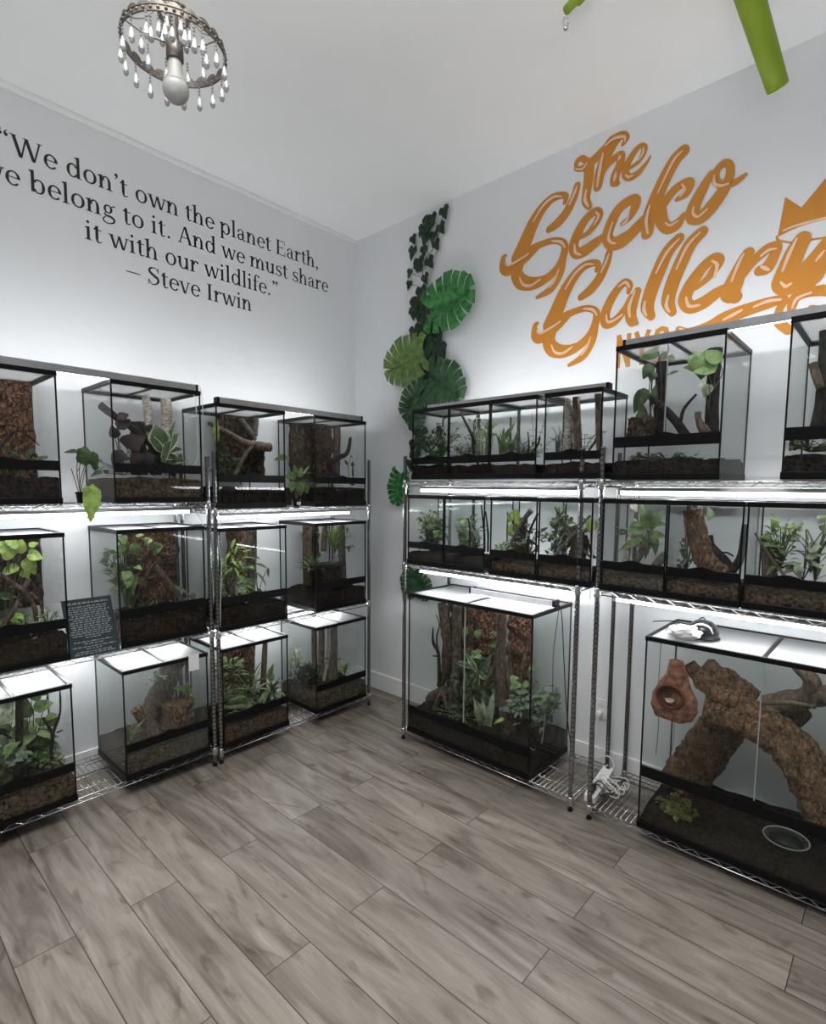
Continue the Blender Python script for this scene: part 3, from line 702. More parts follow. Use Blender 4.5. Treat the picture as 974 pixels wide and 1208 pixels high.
def plant(T, K, base, b, kind, h, spread, n, ll, lw, m, desc, me=None, name='leafy_plant', cat='plant', stem=None, leaves=(), lshape='heart', droop=0.4, sr=0.0022):
    """a plant rooted at crop pixel base; h, spread, ll, lw in metres. leaves: ((base px), (tip px), width px) placed one by one"""
    B = t_at(T, K, base, b); rnd = T.rnd
    root = thing(name, B, lab(desc, T), cat)
    fo = MB(); st = MB()
    C = lambda q: clampT(T, q, 0.014)
    for lf in leaves:
        bb = lf[3] if len(lf) > 3 else b
        p = t_at(T, K, lf[0], bb); q = t_at(T, K, lf[1], bb); sc = px2m(p) / K[2]
        nr = (tocam(p) + V((0, 0, 0.5)) + 0.35 * rvec(rnd))
        fo.leaf(p, q, nr, lf[2] * sc, lshape, bend=0.12, fold=0.12, mi=0, me=1 if me else None)
        mid = (B + p) / 2 + V((rnd.uniform(-.02, .02), rnd.uniform(-.02, .02), 0.01))
        st.tube([C(x) for x in spline([B, mid, p], 4)], sr, 5)
    if kind == 'vine':
        for i in range(n):
            a = rnd.uniform(0, 6.28); rr = spread * math.sqrt(rnd.random()); hh = h * rnd.uniform(0.35, 1.0)
            tip = C(B + V((rr * math.cos(a), rr * math.sin(a), hh)))
            mid = C((B + tip) / 2 + V((rnd.uniform(-.2, .2) * spread, rnd.uniform(-.2, .2) * spread, hh * 0.2)))
            sp = spline([B, mid, tip], 5); st.tube(sp, [sr] * len(sp), 5)
            for k in range(2):
                at = sp[-1] if k == 0 else sp[6]
                dv = V((math.cos(a) + rnd.uniform(-.7, .7), math.sin(a) + rnd.uniform(-.7, .7), rnd.uniform(-droop - .5, 0.2))).normalized()
                L_ = ll * rnd.uniform(0.7, 1.1); nr = (V((0, 0, 1)) + 0.6 * tocam(at) + 0.5 * rvec(rnd))
                fo.leaf(at, C(at + dv * L_), nr, lw * rnd.uniform(.8, 1.1), lshape, bend=0.15, fold=0.14, mi=0, me=1 if me else None)
    elif kind == 'rosette':
        for i in range(n):
            a = 2.4 * i + rnd.uniform(-.3, .3); el = math.radians(rnd.uniform(25, 80)); L_ = ll * rnd.uniform(0.7, 1.1)
            c0 = B + V((0, 0, h * rnd.random()))
            dv = V((math.cos(a) * math.cos(el), math.sin(a) * math.cos(el), math.sin(el)))
            pts = []; n_ = 6; p = c0.copy(); d = dv.copy()
            for k in range(n_ + 1):
                pts.append(C(p)); p = p + d * (L_ / n_); d = (d + V((0, 0, -droop * 0.45))).normalized()
            o = len(fo.v); sd = dv.cross(V((0, 0, 1))).normalized()
            for k, q in enumerate(pts):
                t = k / n_; wv = (min(1, 0.55 + 2 * t)) * (1 - t ** 2.2) * lw / 2 + 0.0006
                for s_ in (-1, -0.66, 0, 0.66, 1): fo.v.append(C(q + sd * (s_ * wv) + V((0, 0, abs(s_) * wv * 0.35))))
            for k in range(n_):
                for j in range(4):
                    x = o + k * 5 + j; fo.f.append((x, x + 1, x + 6, x + 5)); fo.m.append(1 if (me and j in (0, 3)) else 0); fo.sm.append(True)
        if h > 0.02: st.tube([B + V((0, 0, -0.01)), B + V((0, 0, h))], sr * 2, 6)
    elif kind == 'blade':
        for i in range(n):
            a = rnd.uniform(0, 6.28); rr = spread * 0.4 * rnd.random(); c0 = B + V((rr * math.cos(a), rr * math.sin(a), -0.01))
            L_ = h * rnd.uniform(0.6, 1.05); tip = C(c0 + V((math.cos(a) * spread * rnd.random(), math.sin(a) * spread * rnd.random(), L_)))
            fo.leaf(C(c0), tip, V((math.cos(a + 2), math.sin(a + 2), 0.2)) + 0.7 * tocam(c0), lw * rnd.uniform(.7, 1.1), 'strap', bend=0.05, fold=0.25, mi=0, me=1 if me else None)
    elif kind == 'bush':
        for i in range(n):
            a = rnd.uniform(0, 6.28); rr = spread * math.sqrt(rnd.random()); hh = h * (rnd.random() ** 0.7)
            p = C(B + V((rr * math.cos(a), rr * math.sin(a), hh * (1 - 0.35 * (rr / spread) ** 2))))
            dv = V((math.cos(a) * 0.8 + rnd.uniform(-.6, .6), math.sin(a) * 0.8 + rnd.uniform(-.6, .6), rnd.uniform(-droop, 0.7))).normalized()
            L_ = ll * rnd.uniform(0.6, 1.15)
            fo.leaf(p, C(p + dv * L_), V((0, 0, 1)) + 0.5 * tocam(p) + 0.5 * rvec(rnd), lw * rnd.uniform(.7, 1.1), lshape, bend=0.15, fold=0.15, mi=0, me=1 if me else None)
            if i % 3 == 0:
                st.tube([C(x) for x in spline([B, (B + p) / 2 + V((0, 0, hh * .15)), p], 3)], sr, 5)
    elif kind == 'fern':
        for i in range(n):
            a = 2.4 * i + rnd.uniform(-.4, .4); el = math.radians(rnd.uniform(35, 80)); L_ = ll * rnd.uniform(.7, 1.1)
            d = V((math.cos(a) * math.cos(el), math.sin(a) * math.cos(el), math.sin(el))); p = B.copy(); pts = []
            for k in range(9):
                pts.append(C(p)); p = p + d * (L_ / 8); d = (d + V((0, 0, -droop * 0.28))).normalized()
            st.tube(pts, sr * 0.6, 4)
            for k in range(1, 9):
                t = k / 8; dd = (pts[min(k, 8)] - pts[k - 1]);
                if dd.length < 1e-4: continue
                dd.normalize(); sd = dd.cross(V((0, 0, 1)))
                sd = sd.normalized() if sd.length > 1e-4 else V((1, 0, 0))
                ln = lw * math.sin(math.pi * (0.15 + 0.8 * t))
                for s_ in (-1, 1):
                    fo.leaf(pts[k], C(pts[k] + sd * (s_ * ln) + dd * ln * 0.45 + V((0, 0, -ln * .2))), V((0, 0, 1)) + 0.3 * tocam(pts[k]), ln * 0.34, 'lance', bend=0.1, fold=0.05, rows=3)
    if fo.f: fo.build('foliage', [LF[m]] + ([LF[me]] if me else []), root)
    if not st.f: st.tube([B + V((0, 0, -0.02)), B + V((0, 0, 0.015))], sr * 1.5, 6)
    st.build('stem', stem or M_STEM, root)
    return root
T = TANKS
# ---- top row under the quote
t = T['L1' + '2']
slab(t, KL1, (-900, 95, 350, 900), 0.86, 'corkr', 'rough brown cork slab', rough=0.034)
plant(t, KL1, (60, 900), 0.55, 'blade', 0.17, 0.16, 16, 0.1, 0.018, 'dark', 'dark strap-leaved plant')
plant(t, KL1, (240, 880), 0.4, 'bush', 0.10, 0.12, 34, 0.04, 0.022, 'dark', 'low dark green bush')
branch(t, KL1, [(-120, 880), (0, 700), (130, 560), (230, 590), (330, 680)], 0.55, (14, 12, 9, 6, 4), 'dark', 'thin arching dark twig')
t = T['L22']
branch(t, K1, [(640, 205), (650, 300), (655, 400)], 0.7, (17, 17, 17), 'birch', 'pale birch post nearer the mesh lid\'s middle', name='birch_post', cat='post', rough=0.05)
branch(t, K1, [(728, 220), (735, 320), (735, 520)], 0.72, (23, 23, 23), 'birch', 'thicker pale birch post', name='birch_post', cat='post', rough=0.05)
branch(t, K1, [(430, 290), (520, 350), (640, 440), (770, 600)], 0.5, (16, 15, 15, 12), 'dark', 'long diagonal dark branch')
branch(t, K1, [(600, 600), (610, 480)], 0.6, (20, 16), 'dark', 'short dark stump', cat='stump', name='wood_stump')
branch(t, K1, [(690, 600), (680, 480), (650, 380)], 0.55, (24, 24, 20), 'dark', 'thick upright dark stump', cat='stump', name='wood_stump')
plant(t, K1, (560, 590), 0.45, 'none', 0, 0, 0, 0, 0, 'maroon', 'dark maroon rubber plant', leaves=[((560, 485), (600, 420), 90), ((520, 400), (575, 350), 60), ((510, 440), (495, 380), 50),
      ((540, 490), (500, 570), 60), ((620, 500), (585, 560), 50), ((660, 500), (640, 580), 60), ((590, 470), (640, 415), 55), ((520, 350), (570, 330), 40)], lshape='ovate', stem=M_STEMD)
plant(t, K1, (735, 600), 0.35, 'none', 0, 0, 0, 0, 0, 'dark', 'cream-edged dark leaf rosette', me='cream', leaves=[((710, 470), (690, 380), 95), ((720, 500), (790, 410), 60), ((730, 500), (805, 480), 50), ((715, 500), (650, 410), 40),
      ((720, 520), (790, 520), 50), ((735, 540), (830, 535), 40), ((720, 560), (770, 350), 34)], lshape='ovate')
slab(t, K1, (585, 370, 640, 600), 0.8, 'corkd', 'upright dark bark strip', thick=0.03)
plant(t, K1, (700, 600), 0.6, 'bush', 0.14, 0.12, 60, 0.05, 0.026, 'dark', 'dark leafy mass around the stumps')
plant(t, K1, (540, 600), 0.7, 'bush', 0.09, 0.14, 26, 0.06, 0.035, 'dark', 'low dark creeping plant')
t = T['L32']
slab(t, K4, (150, 190, 315, 520), 0.85, 'corkd', 'dark cork bark wall', rough=0.03)
slab(t, K4, (320, 345, 405, 520), 0.6, 'corkd', 'upright cork bark stump', thick=0.07, curve=0.03)
branch(t, K4, [(105, 240), (200, 290), (290, 340), (400, 355)], 0.35, (9, 15, 20, 24), 'drift', 'gnarled branch lying on the stump', rough=0.3)
branch(t, K4, [(260, 220), (310, 290), (330, 320)], 0.6, (13, 13, 10), 'grey', 'short grey branch slanting under the lid')
branch(t, K4, [(345, 205), (325, 300)], 0.7, (14, 14), 'grey', 'upright grey stick below the lid')
branch(t, K4, [(220, 520), (270, 410), (320, 340)], 0.3, (12, 10, 8), 'drift', 'brown prop stick leaning on the gnarled branch')
plant(t, K4, (195, 510), 0.5, 'bush', 0.2, 0.10, 44, 0.05, 0.02, 'dark', 'dark trailing foliage')
plant(t, K4, (260, 520), 0.25, 'rosette', 0, 0.05, 12, 0.07, 0.012, 'grey', 'small grey airplant')
plant(t, K4, (90, 330), 0.08, 'none', 0, 0, 0, 0, 0, 'bright', 'upright pale leaf pair', leaves=[((98, 330), (98, 205), 34), ((92, 320), (85, 250), 26), ((120, 270), (150, 250), 22)], lshape='lance')
t = T['L42']
slab(t, K4, (615, 235, 690, 520), 0.7, 'corkd', 'dark cork slab')
slab(t, K4, (500, 240, 600, 520), 0.9, 'corkd', 'cork slab against the back pane', rough=0.02)
branch(t, K4, [(718, 222), (720, 330), (715, 520)], 0.6, (18, 18, 19), 'brown', 'straight brown post', name='wood_post', cat='post', rough=0.08)
branch(t, K4, [(800, 310), (770, 380), (730, 405), (690, 430), (700, 470), (760, 520)], 0.35, (7, 11, 14, 16, 12, 9), 'dark', 'curved dark branch', rough=0.25)
plant(t, K4, (785, 535), 0.3, 'none', 0, 0, 0, 0, 0, 'dark', 'thin sprig plant with small dark leaves', leaves=[((785, 400), (820, 405), 22), ((820, 450), (845, 425), 18), ((800, 500), (845, 430), 10), ((820, 540), (845, 530), 24), ((770, 440), (755, 415), 14), ((790, 540), (820, 505), 20)], lshape='ovate', stem=M_STEMD, sr=0.0016)
plant(t, K4, (560, 560), 0.6, 'bush', 0.16, 0.09, 40, 0.05, 0.02, 'dark', 'dark leafy undergrowth')
# ---- middle row under the quote
t = T['L11']
slab(t, K2, (-600, 165, 200, 560), 0.88, 'corkd', 'dark brown cork wall', rough=0.032)
plant(t, K2, (30, 600), 0.5, 'vine', 0.2, 0.1, 4, 0.05, 0.04, 'bright', 'bright green pothos', leaves=[((60, 250), (0, 200), 70), ((90, 235), (95, 165), 44), ((130, 205), (170, 185), 30), ((120, 240), (195, 255), 66), ((110, 260), (160, 330), 60),
      ((80, 290), (0, 335), 50), ((40, 200), (85, 180), 60), ((30, 220), (-40, 190), 60), ((100, 310), (130, 345), 44), ((60, 190), (20, 170), 50)])
branch(t, K2, [(0, 575), (80, 450), (125, 345)], 0.4, (11, 11, 9), 'drift', 'pale brown branch crossing the darker one')
branch(t, K2, [(0, 330), (90, 395), (150, 470), (165, 590)], 0.3, (10, 12, 10, 9), 'brown', 'darker brown branch bending down', forks=[([(130, 410), (180, 460), (195, 590)], (7, 6, 5))])
plant(t, K2, (110, 590), 0.35, 'bush', 0.09, 0.13, 60, 0.035, 0.028, 'mid', 'low spreading plant', lshape='ovate')
plant(t, K2, (215, 560), 0.3, 'bush', 0.09, 0.05, 26, 0.035, 0.02, 'pale', 'small pale green shoot', lshape='ovate')
plant(t, K2, (-80, 590), 0.5, 'vine', 0.3, 0.13, 9, 0.07, 0.05, 'mid', 'trailing green vine')
t = T['L21']
slab(t, K2, (560, 135, 765, 470), 0.82, 'corkr', 'red-brown layered cork wall', rough=0.036)
plant(t, K2, (565, 510), 0.4, 'vine', 0.28, 0.07, 8, 0.06, 0.045, 'mid', 'trailing pothos', leaves=[((560, 185), (520, 160), 50), ((590, 190), (610, 250), 46), ((640, 180), (670, 200), 40), ((690, 190), (690, 245), 46), ((600, 330), (575, 420), 40), ((540, 200), (525, 240), 40)])
plant(t, K2, (695, 250), 0.4, 'none', 0, 0, 0, 0, 0, 'bright', 'curled cream-edged leaves', me='cream', leaves=[((700, 190), (680, 245), 46), ((665, 170), (640, 195), 36), ((600, 160), (640, 150), 14)])
branch(t, K2, [(680, 285), (740, 360), (830, 480)], 0.4, (13, 14, 15), 'drift', 'brown branch leaning down the middle')
branch(t, K2, [(570, 500), (580, 380), (560, 250)], 0.55, (20, 15, 12), 'dark', 'dark upright stump', forks=[([(560, 480), (600, 420), (600, 360)], (10, 8, 5))])
branch(t, K2, [(660, 330), (690, 280), (760, 275), (790, 220), (770, 180)], 0.2, (4, 4, 4, 4, 3), 'dark', 'thin wiry black twig', rough=0.05)
plant(t, K2, (700, 490), 0.4, 'rosette', 0, 0.05, 22, 0.10, 0.008, 'dark', 'spiky tuft of thin dark leaves')
plant(t, K2, (800, 490), 0.3, 'rosette', 0, 0.05, 12, 0.13, 0.012, 'grey', 'grey strap plant', leaves=[((770, 380), (850, 425), 20), ((850, 410), (865, 445), 26)], lshape='lance')
plant(t, K2, (620, 510), 0.2, 'bush', 0.06, 0.13, 40, 0.04, 0.012, 'dark', 'dark ground cover')
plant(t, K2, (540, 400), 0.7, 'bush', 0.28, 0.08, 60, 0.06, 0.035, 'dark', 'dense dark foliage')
t = T['L31']
slab(t, KL3, (120, 95, 215, 330), 0.88, 'cork', 'brown cork wall behind the bush')
branch(t, KL3, [(232, 95), (230, 250), (222, 450)], 0.4, (21, 22, 22), 'grey', 'straight grey-brown post', name='wood_post', cat='post', rough=0.06)
plant(t, KL3, (140, 430), 0.5, 'bush', 0.36, 0.12, 90, 0.085, 0.020, 'bright', 'tall yellow-green bamboo-like bush', lshape='lance', droop=0.9)
plant(t, KL3, (130, 450), 0.35, 'bush', 0.28, 0.11, 70, 0.09, 0.020, 'mid', 'mid-green narrow-leaved bush', lshape='lance', droop=0.9)
plant(t, KL3, (262, 420), 0.45, 'none', 0, 0, 0, 0, 0, 'mid', 'plant with arching leaves right of the post', leaves=[((250, 262), (320, 280), 16), ((320, 280), (335, 325), 10), ((255, 305), (305, 375), 14), ((250, 230), (270, 240), 14), ((255, 380), (300, 420), 16)], lshape='lance')
plant(t, KL3, (300, 425), 0.4, 'rosette', 0, 0.05, 12, 0.07, 0.012, 'dark', 'small dark rosette')
branch(t, KL3, [(100, 450), (140, 380), (150, 270)], 0.3, (12, 11, 8), 'drift', 'twisted brown root', forks=[([(130, 400), (110, 340), (95, 300)], (8, 7, 5))])
plant(t, KL3, (340, 430), 0.3, 'rosette', 0, 0.05, 7, 0.06, 0.006, 'dark', 'dark thin-leaved tuft by the side pane')
t = T['L41']
branch(t, KL4, [(150, 140), (150, 300), (155, 500)], 0.8, (26, 26, 26), 'brown', 'reddish trunk at the rear', name='wood_post', cat='post', rough=0.10)
slab(t, KL4, (165, 140, 205, 480), 0.85, 'corkd', 'dark cork strip against the back pane')
branch(t, KL4, [(250, 130), (245, 200), (240, 280)], 0.45, (17, 15, 17), 'brown', 'curved brown branch under the lid')
branch(t, KL4, [(335, 130), (340, 280), (345, 480)], 0.4, (20, 21, 22), 'grey', 'straight grey post', name='wood_post', cat='post', rough=0.06)
plant(t, KL4, (300, 290), 0.45, 'rosette', 0.08, 0.05, 26, 0.19, 0.030, 'bright', 'bright green arching plant up under the lid', leaves=[((360, 135), (450, 140), 22), ((400, 140), (465, 180), 16)], lshape='lance', droop=0.3)
plant(t, KL4, (380, 270), 0.4, 'rosette', 0, 0.05, 9, 0.09, 0.02, 'dark', 'dark strap leaves beside the grey post', droop=1.0)
plant(t, KL4, (175, 390), 0.5, 'rosette', 0.02, 0.05, 18, 0.17, 0.026, 'mid', 'green bromeliad against the trunk', leaves=[((120, 175), (65, 190), 14)], lshape='lance')
slab(t, KL4, (215, 345, 305, 470), 0.45, 'corkd', 'cork bark block under the ledge', thick=0.09)
# ledge
a_ = t_at(t, KL4, (212, 352), 0.12); b_ = t_at(t, KL4, (395, 352), 0.12)
root = thing('feeding_ledge', (a_ + b_) / 2, lab('dark stone-like ledge holding a clear cup', t), 'ledge')
mb = MB(); c_ = (a_ + b_) / 2; hw = (b_.y - a_.y) / 2
for i in range(4): pass
pts = []
for i in range(20):
    an = 2 * math.pi * i / 20; k = 1 + 0.15 * noise.noise(V((math.cos(an) * 2, math.sin(an) * 2, 3)))
    pts.append(V((c_.x - 0.09 + 0.075 * math.cos(an) * k, c_.y + hw * math.sin(an) * k, 0)))
mb.add([p + V((0, 0, c_.z - 0.020)) for p in pts] + [p + V((0, 0, c_.z)) for p in pts], [tuple(reversed(range(20))), tuple(range(20, 40))] + [(i, (i + 1) % 20, 20 + (i + 1) % 20, 20 + i) for i in range(20)])
mb.build('shelf_slab', BK['dark'], root)
cu = t_at(t, KL4, (300, 345), 0.3); MB().lathe([(0.022, 0.0), (0.026, 0.055), (0.024, 0.055), (0.020, 0.003), (0.0005, 0.003)], (cu.x, cu.y, c_.z + 0.001), n=16).build('cup', glass('clear_plastic', (0.90, 0.92, 0.92), 0.08, 1.5), root)
# ---- bottom row under the quote
t = T['L10']
plant(t, K3, (130, 660), 0.5, 'vine', 0.3, 0.12, 4, 0.09, 0.065, 'mid', 'large-leaved pothos', me=None, leaves=[((150, 360), (240, 330), 60), ((140, 320), (180, 270), 60), ((215, 280), (150, 300), 40), ((120, 400), (105, 300), 60), ((210, 390), (245, 440), 60),
      ((160, 430), (110, 455), 60), ((165, 430), (200, 400), 50), ((190, 470), (175, 640), 74), ((120, 480), (150, 560), 60), ((90, 410), (110, 480), 50)], lshape='heart')
plant(t, K3, (20, 650), 0.5, 'none', 0, 0, 0, 0, 0, 'pale', 'pale variegated pothos', me='cream', leaves=[((70, 370), (-10, 430), 90), ((60, 340), (-30, 310), 80), ((60, 560), (0, 600), 70), ((30, 470), (20, 540), 60), ((-40, 420), (-90, 480), 80)])
branch(t, K3, [(85, 290), (85, 480), (75, 660)], 0.35, (15, 15, 14), 'dark', 'straight black upright tube', rough=0.02, name='black_post', cat='post')
branch(t, K3, [(265, 280), (265, 380), (235, 470), (225, 580)], 0.3, (3, 5, 7, 8), 'dark', 'thin dark twig beside the side pane', forks=[([(235, 470), (190, 400)], (7, 5)), ([(250, 465), (310, 445)], (4, 3))])
branch(t, K3, [(-60, 420), (0, 460), (50, 490)], 0.3, (6, 6, 5), 'dark', 'thin dark horizontal twig')
plant(t, K3, (225, 620), 0.45, 'bush', 0.11, 0.08, 70, 0.03, 0.016, 'mid', 'mossy green mound')
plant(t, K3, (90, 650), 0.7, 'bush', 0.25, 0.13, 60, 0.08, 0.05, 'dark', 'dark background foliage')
plant(t, K3, (20, 620), 0.25, 'bush', 0.08, 0.09, 30, 0.05, 0.04, 'grey', 'grey-green clump by the front pane', lshape='ovate')
t = T['L20']
branch(t, K3, [(780, 130), (740, 230), (690, 340), (640, 400)], 0.7, (46, 48, 50, 40), 'brown', 'thick twisted cork trunk', rough=0.3, n=14)
branch(t, K3, [(600, 360), (640, 410), (690, 490)], 0.35, (24, 28, 32), 'cork', 'short cork tube leaning by the front', rough=0.16, n=14)
slab(t, K3, (725, 305, 840, 470), 0.5, 'cork', 'gnarled tree stump', thick=0.12, curve=0.05, name='tree_stump', cat='stump')
branch(t, K3, [(560, 490), (640, 470), (700, 440)], 0.8, (40, 60, 40), 'drift', 'low cork log at the rear', rough=0.3, n=12)
plant(t, K3, (820, 320), 0.4, 'none', 0, 0, 0, 0, 0, 'mid', 'small green seedling on the stump', leaves=[((820, 280), (765, 265), 24), ((825, 275), (830, 240), 28), ((830, 280), (870, 268), 26), ((835, 300), (865, 290), 22), ((835, 320), (885, 315), 14), ((820, 290), (790, 250), 22)], lshape='ovate')
plant(t, K3, (585, 490), 0.15, 'blade', 0.13, 0.04, 5, 0.1, 0.014, 'mid', 'slim grass blades by the front pane', leaves=[((580, 480), (640, 400), 12)], lshape='lance')
plant(t, K3, (680, 250), 0.6, 'bush', 0.06, 0.05, 18, 0.035, 0.02, 'grey', 'small tuft on the trunk')
t = T['L30']
slab(t, KL3, (105, 650, 200, 990), 0.88, 'corkr', 'red-brown cork wall')
branch(t, KL3, [(222, 645), (220, 740), (215, 830)], 0.75, (24, 24, 24), 'corkr', 'reddish cork trunk', rough=0.12, n=12)
branch(t, KL3, [(293, 628), (287, 760), (280, 940)], 0.4, (12, 14, 17), 'bamboo', 'slim bamboo post', name='bamboo_post', cat='post', rough=0.04)
plant(t, KL3, (150, 960), 0.45, 'fern', 0.2, 0.1, 20, 0.26, 0.05, 'mid', 'feathery green fern', droop=0.5)
plant(t, KL3, (215, 900), 0.4, 'rosette', 0.08, 0.05, 22, 0.20, 0.02, 'dark', 'dark-green arching dracaena')
plant(t, KL3, (325, 935), 0.35, 'rosette', 0.10, 0.05, 22, 0.24, 0.034, 'mid', 'cream-striped spider plant', me='cream', leaves=[((310, 810), (370, 725), 30), ((320, 820), (350, 775), 30)], lshape='lance', droop=0.6)
plant(t, KL3, (240, 890), 0.25, 'rosette', 0.05, 0.05, 12, 0.15, 0.018, 'pale', 'pale striped grass tuft', me='cream')
plant(t, KL3, (130, 800), 0.5, 'bush', 0.12, 0.07, 40, 0.08, 0.022, 'mid', 'small-leaved green shrub', lshape='lance')
plant(t, KL3, (240, 960), 0.15, 'bush', 0.06, 0.14, 50, 0.05, 0.025, 'grey', 'low ground plants behind the strip')
t = T['L40']
for i, (x, xb, r, m, d) in enumerate([(188, 195, 15, 'bamboo', 'slender olive post, farthest from the room corner'), (228, 225, 18, 'brown', 'brown post in the middle'), (292, 290, 24, 'bamboo', 'thickest olive post'), (268, 240, 9, 'birch', 'thin pale leaning cane')]):
    branch(t, KL4, [(x, 690), (x, 820), (xb, 990)], (0.6, 0.45, 0.5, 0.4)[i], (r, r, r), m, d, name='bamboo_post', cat='post', rough=0.04)
plant(t, KL4, (355, 950), 0.4, 'rosette', 0.02, 0.05, 18, 0.09, 0.022, 'bright', 'bright green rosette', droop=0.5)
plant(t, KL4, (165, 980), 0.5, 'bush', 0.12, 0.07, 50, 0.04, 0.02, 'dark', 'dark mossy clump around a log')
branch(t, KL4, [(110, 990), (150, 930), (200, 1000)], 0.55, (26, 30, 30), 'dark', 'dark curled root', rough=0.3)
plant(t, KL4, (90, 960), 0.75, 'bush', 0.22, 0.05, 34, 0.06, 0.022, 'pale', 'pale grey-green shoots', droop=0.2)
plant(t, KL4, (80, 1000), 0.7, 'bush', 0.08, 0.06, 30, 0.04, 0.02, 'grey', 'creeping moss by the side pane')
branch(t, KL4, [(240, 865), (300, 875), (335, 868)], 0.35, (4, 4, 3), 'bamboo', 'thin cross stick tied to the posts', rough=0.05)
# ---- top row, small tanks under the logo
t = T['s0']
slab(t, KT, (40, 290, 110, 450), 0.85, 'corkd', 'dark cork piece')
plant(t, KT, (160, 440), 0.6, 'bush', 0.26, 0.11, 90, 0.05, 0.016, 'grey', 'dense grey-green shrub', lshape='lance')
plant(t, KT, (60, 440), 0.5, 'bush', 0.18, 0.07, 50, 0.06, 0.03, 'dark', 'dark-leaved bush')
plant(t, KT, (130, 450), 0.3, 'bush', 0.12, 0.08, 40, 0.05, 0.02, 'dark', 'low dark foliage')
t = T['s1']
branch(t, KT, [(222, 222), (300, 330), (310, 370)], 0.3, (5, 7, 7), 'dark', 'straight black diagonal stick', rough=0.03, forks=[([(300, 330), (310, 440)], (6, 6))])
plant(t, KT, (265, 440), 0.3, 'rosette', 0.0, 0.05, 26, 0.09, 0.010, 'pale', 'pale spiky tuft', droop=0.3)
plant(t, KT, (240, 435), 0.4, 'bush', 0.10, 0.10, 60, 0.03, 0.018, 'grey', 'small-leaved grey bush')
plant(t, KT, (350, 440), 0.5, 'blade', 0.24, 0.09, 16, 0.1, 0.014, 'pale', 'upright pale grass blades')
plant(t, KT, (230, 420), 0.75, 'bush', 0.26, 0.10, 70, 0.05, 0.014, 'grey', 'tall hazy shrub', lshape='lance')
plant(t, KT, (370, 430), 0.5, 'none', 0, 0, 0, 0, 0, 'mid', 'sprig with round leaves', leaves=[((370, 300), (365, 260), 26), ((385, 300), (415, 270), 28), ((360, 330), (330, 290), 28), ((380, 330), (410, 320), 24)], lshape='ovate')
t = T['s2']
plant(t, KT, (540, 430), 0.7, 'bush', 0.12, 0.11, 70, 0.035, 0.012, 'grey', 'low hazy grey bush', lshape='lance')
plant(t, KT, (440, 430), 0.4, 'blade', 0.19, 0.10, 12, 0.1, 0.028, 'mid', 'broad green blades', leaves=[((430, 400), (480, 340), 26), ((400, 350), (495, 265), 22)], lshape='lance')
plant(t, KT, (520, 430), 0.35, 'fern', 0.1, 0.1, 12, 0.16, 0.025, 'dark', 'dark arching fern')
plant(t, KT, (585, 430), 0.5, 'fern', 0.1, 0.1, 5, 0.26, 0.035, 'grey', 'tall thin fern fronds', droop=0.25)
branch(t, KT, [(400, 430), (410, 330), (405, 250)], 0.6, (6, 6, 5), 'grey', 'thin grey upright twig')
branch(t, KT, [(555, 430), (560, 370), (555, 310)], 0.5, (4, 4, 3), 'dark', 'thin dark upright twig')
branch(t, KT, [(560, 420), (600, 370), (610, 330)], 0.4, (4, 4, 3), 'dark', 'bent thin dark twig')
t = T['s3']
plant(t, KT, (690, 420), 0.75, 'bush', 0.20, 0.06, 50, 0.05, 0.014, 'grey', 'tall hazy grey shoots', lshape='lance')
branch(t, KT, [(742, 150), (740, 280), (730, 420)], 0.4, (17, 18, 20), 'birch', 'pale birch post, first of three', name='birch_post', cat='post', rough=0.05)
branch(t, KT, [(778, 125), (780, 260), (785, 400)], 0.35, (17, 18, 20), 'drift', 'brown post between two others', name='birch_post', cat='post', rough=0.06)
branch(t, KT, [(878, 120), (880, 260), (885, 410)], 0.3, (15, 15, 15), 'drift', 'brown post beside the rack post', name='birch_post', cat='post', rough=0.06)
branch(t, KT, [(800, 440), (860, 360), (880, 300)], 0.5, (5, 5, 4), 'dark', 'thin dark twig between the posts')
plant(t, KT, (680, 410), 0.6, 'fern', 0.1, 0.1, 8, 0.2, 0.03, 'grey', 'hazy grey-green fern')
plant(t, KT, (815, 400), 0.5, 'fern', 0.1, 0.1, 6, 0.2, 0.03, 'dark', 'dark fern beside the pale post', droop=0.8)
plant(t, KT, (660, 420), 0.4, 'blade', 0.14, 0.06, 9, 0.1, 0.014, 'grey', 'short grey blades')
# ---- middle row, small tanks under the logo
t = T['m0']
plant(t, KM, (60, 285), 0.75, 'bush', 0.27, 0.07, 70, 0.06, 0.022, 'grey', 'grey-green shoots near the back pane', lshape='lance')
plant(t, KM, (150, 285), 0.7, 'bush', 0.22, 0.08, 60, 0.05, 0.026, 'mid', 'mid-green shrub near the back pane', lshape='ovate')
plant(t, KM, (100, 290), 0.6, 'bush', 0.24, 0.10, 80, 0.06, 0.028, 'mid', 'hazy green bush')
plant(t, KM, (170, 290), 0.45, 'vine', 0.18, 0.07, 7, 0.055, 0.04, 'mid', 'small vine')
branch(t, KM, [(135, 290), (128, 220), (125, 160)], 0.4, (5, 4, 3), 'dark', 'thin dark twig')
t = T['m1']
plant(t, KM, (300, 300), 0.75, 'bush', 0.22, 0.10, 70, 0.055, 0.022, 'mid', 'mid-green bush near the back pane', lshape='lance')
plant(t, KM, (230, 300), 0.5, 'vine', 0.22, 0.08, 8, 0.07, 0.05, 'mid', 'green vine', leaves=[((220, 250), (215, 200), 30), ((270, 260), (262, 225), 30)])
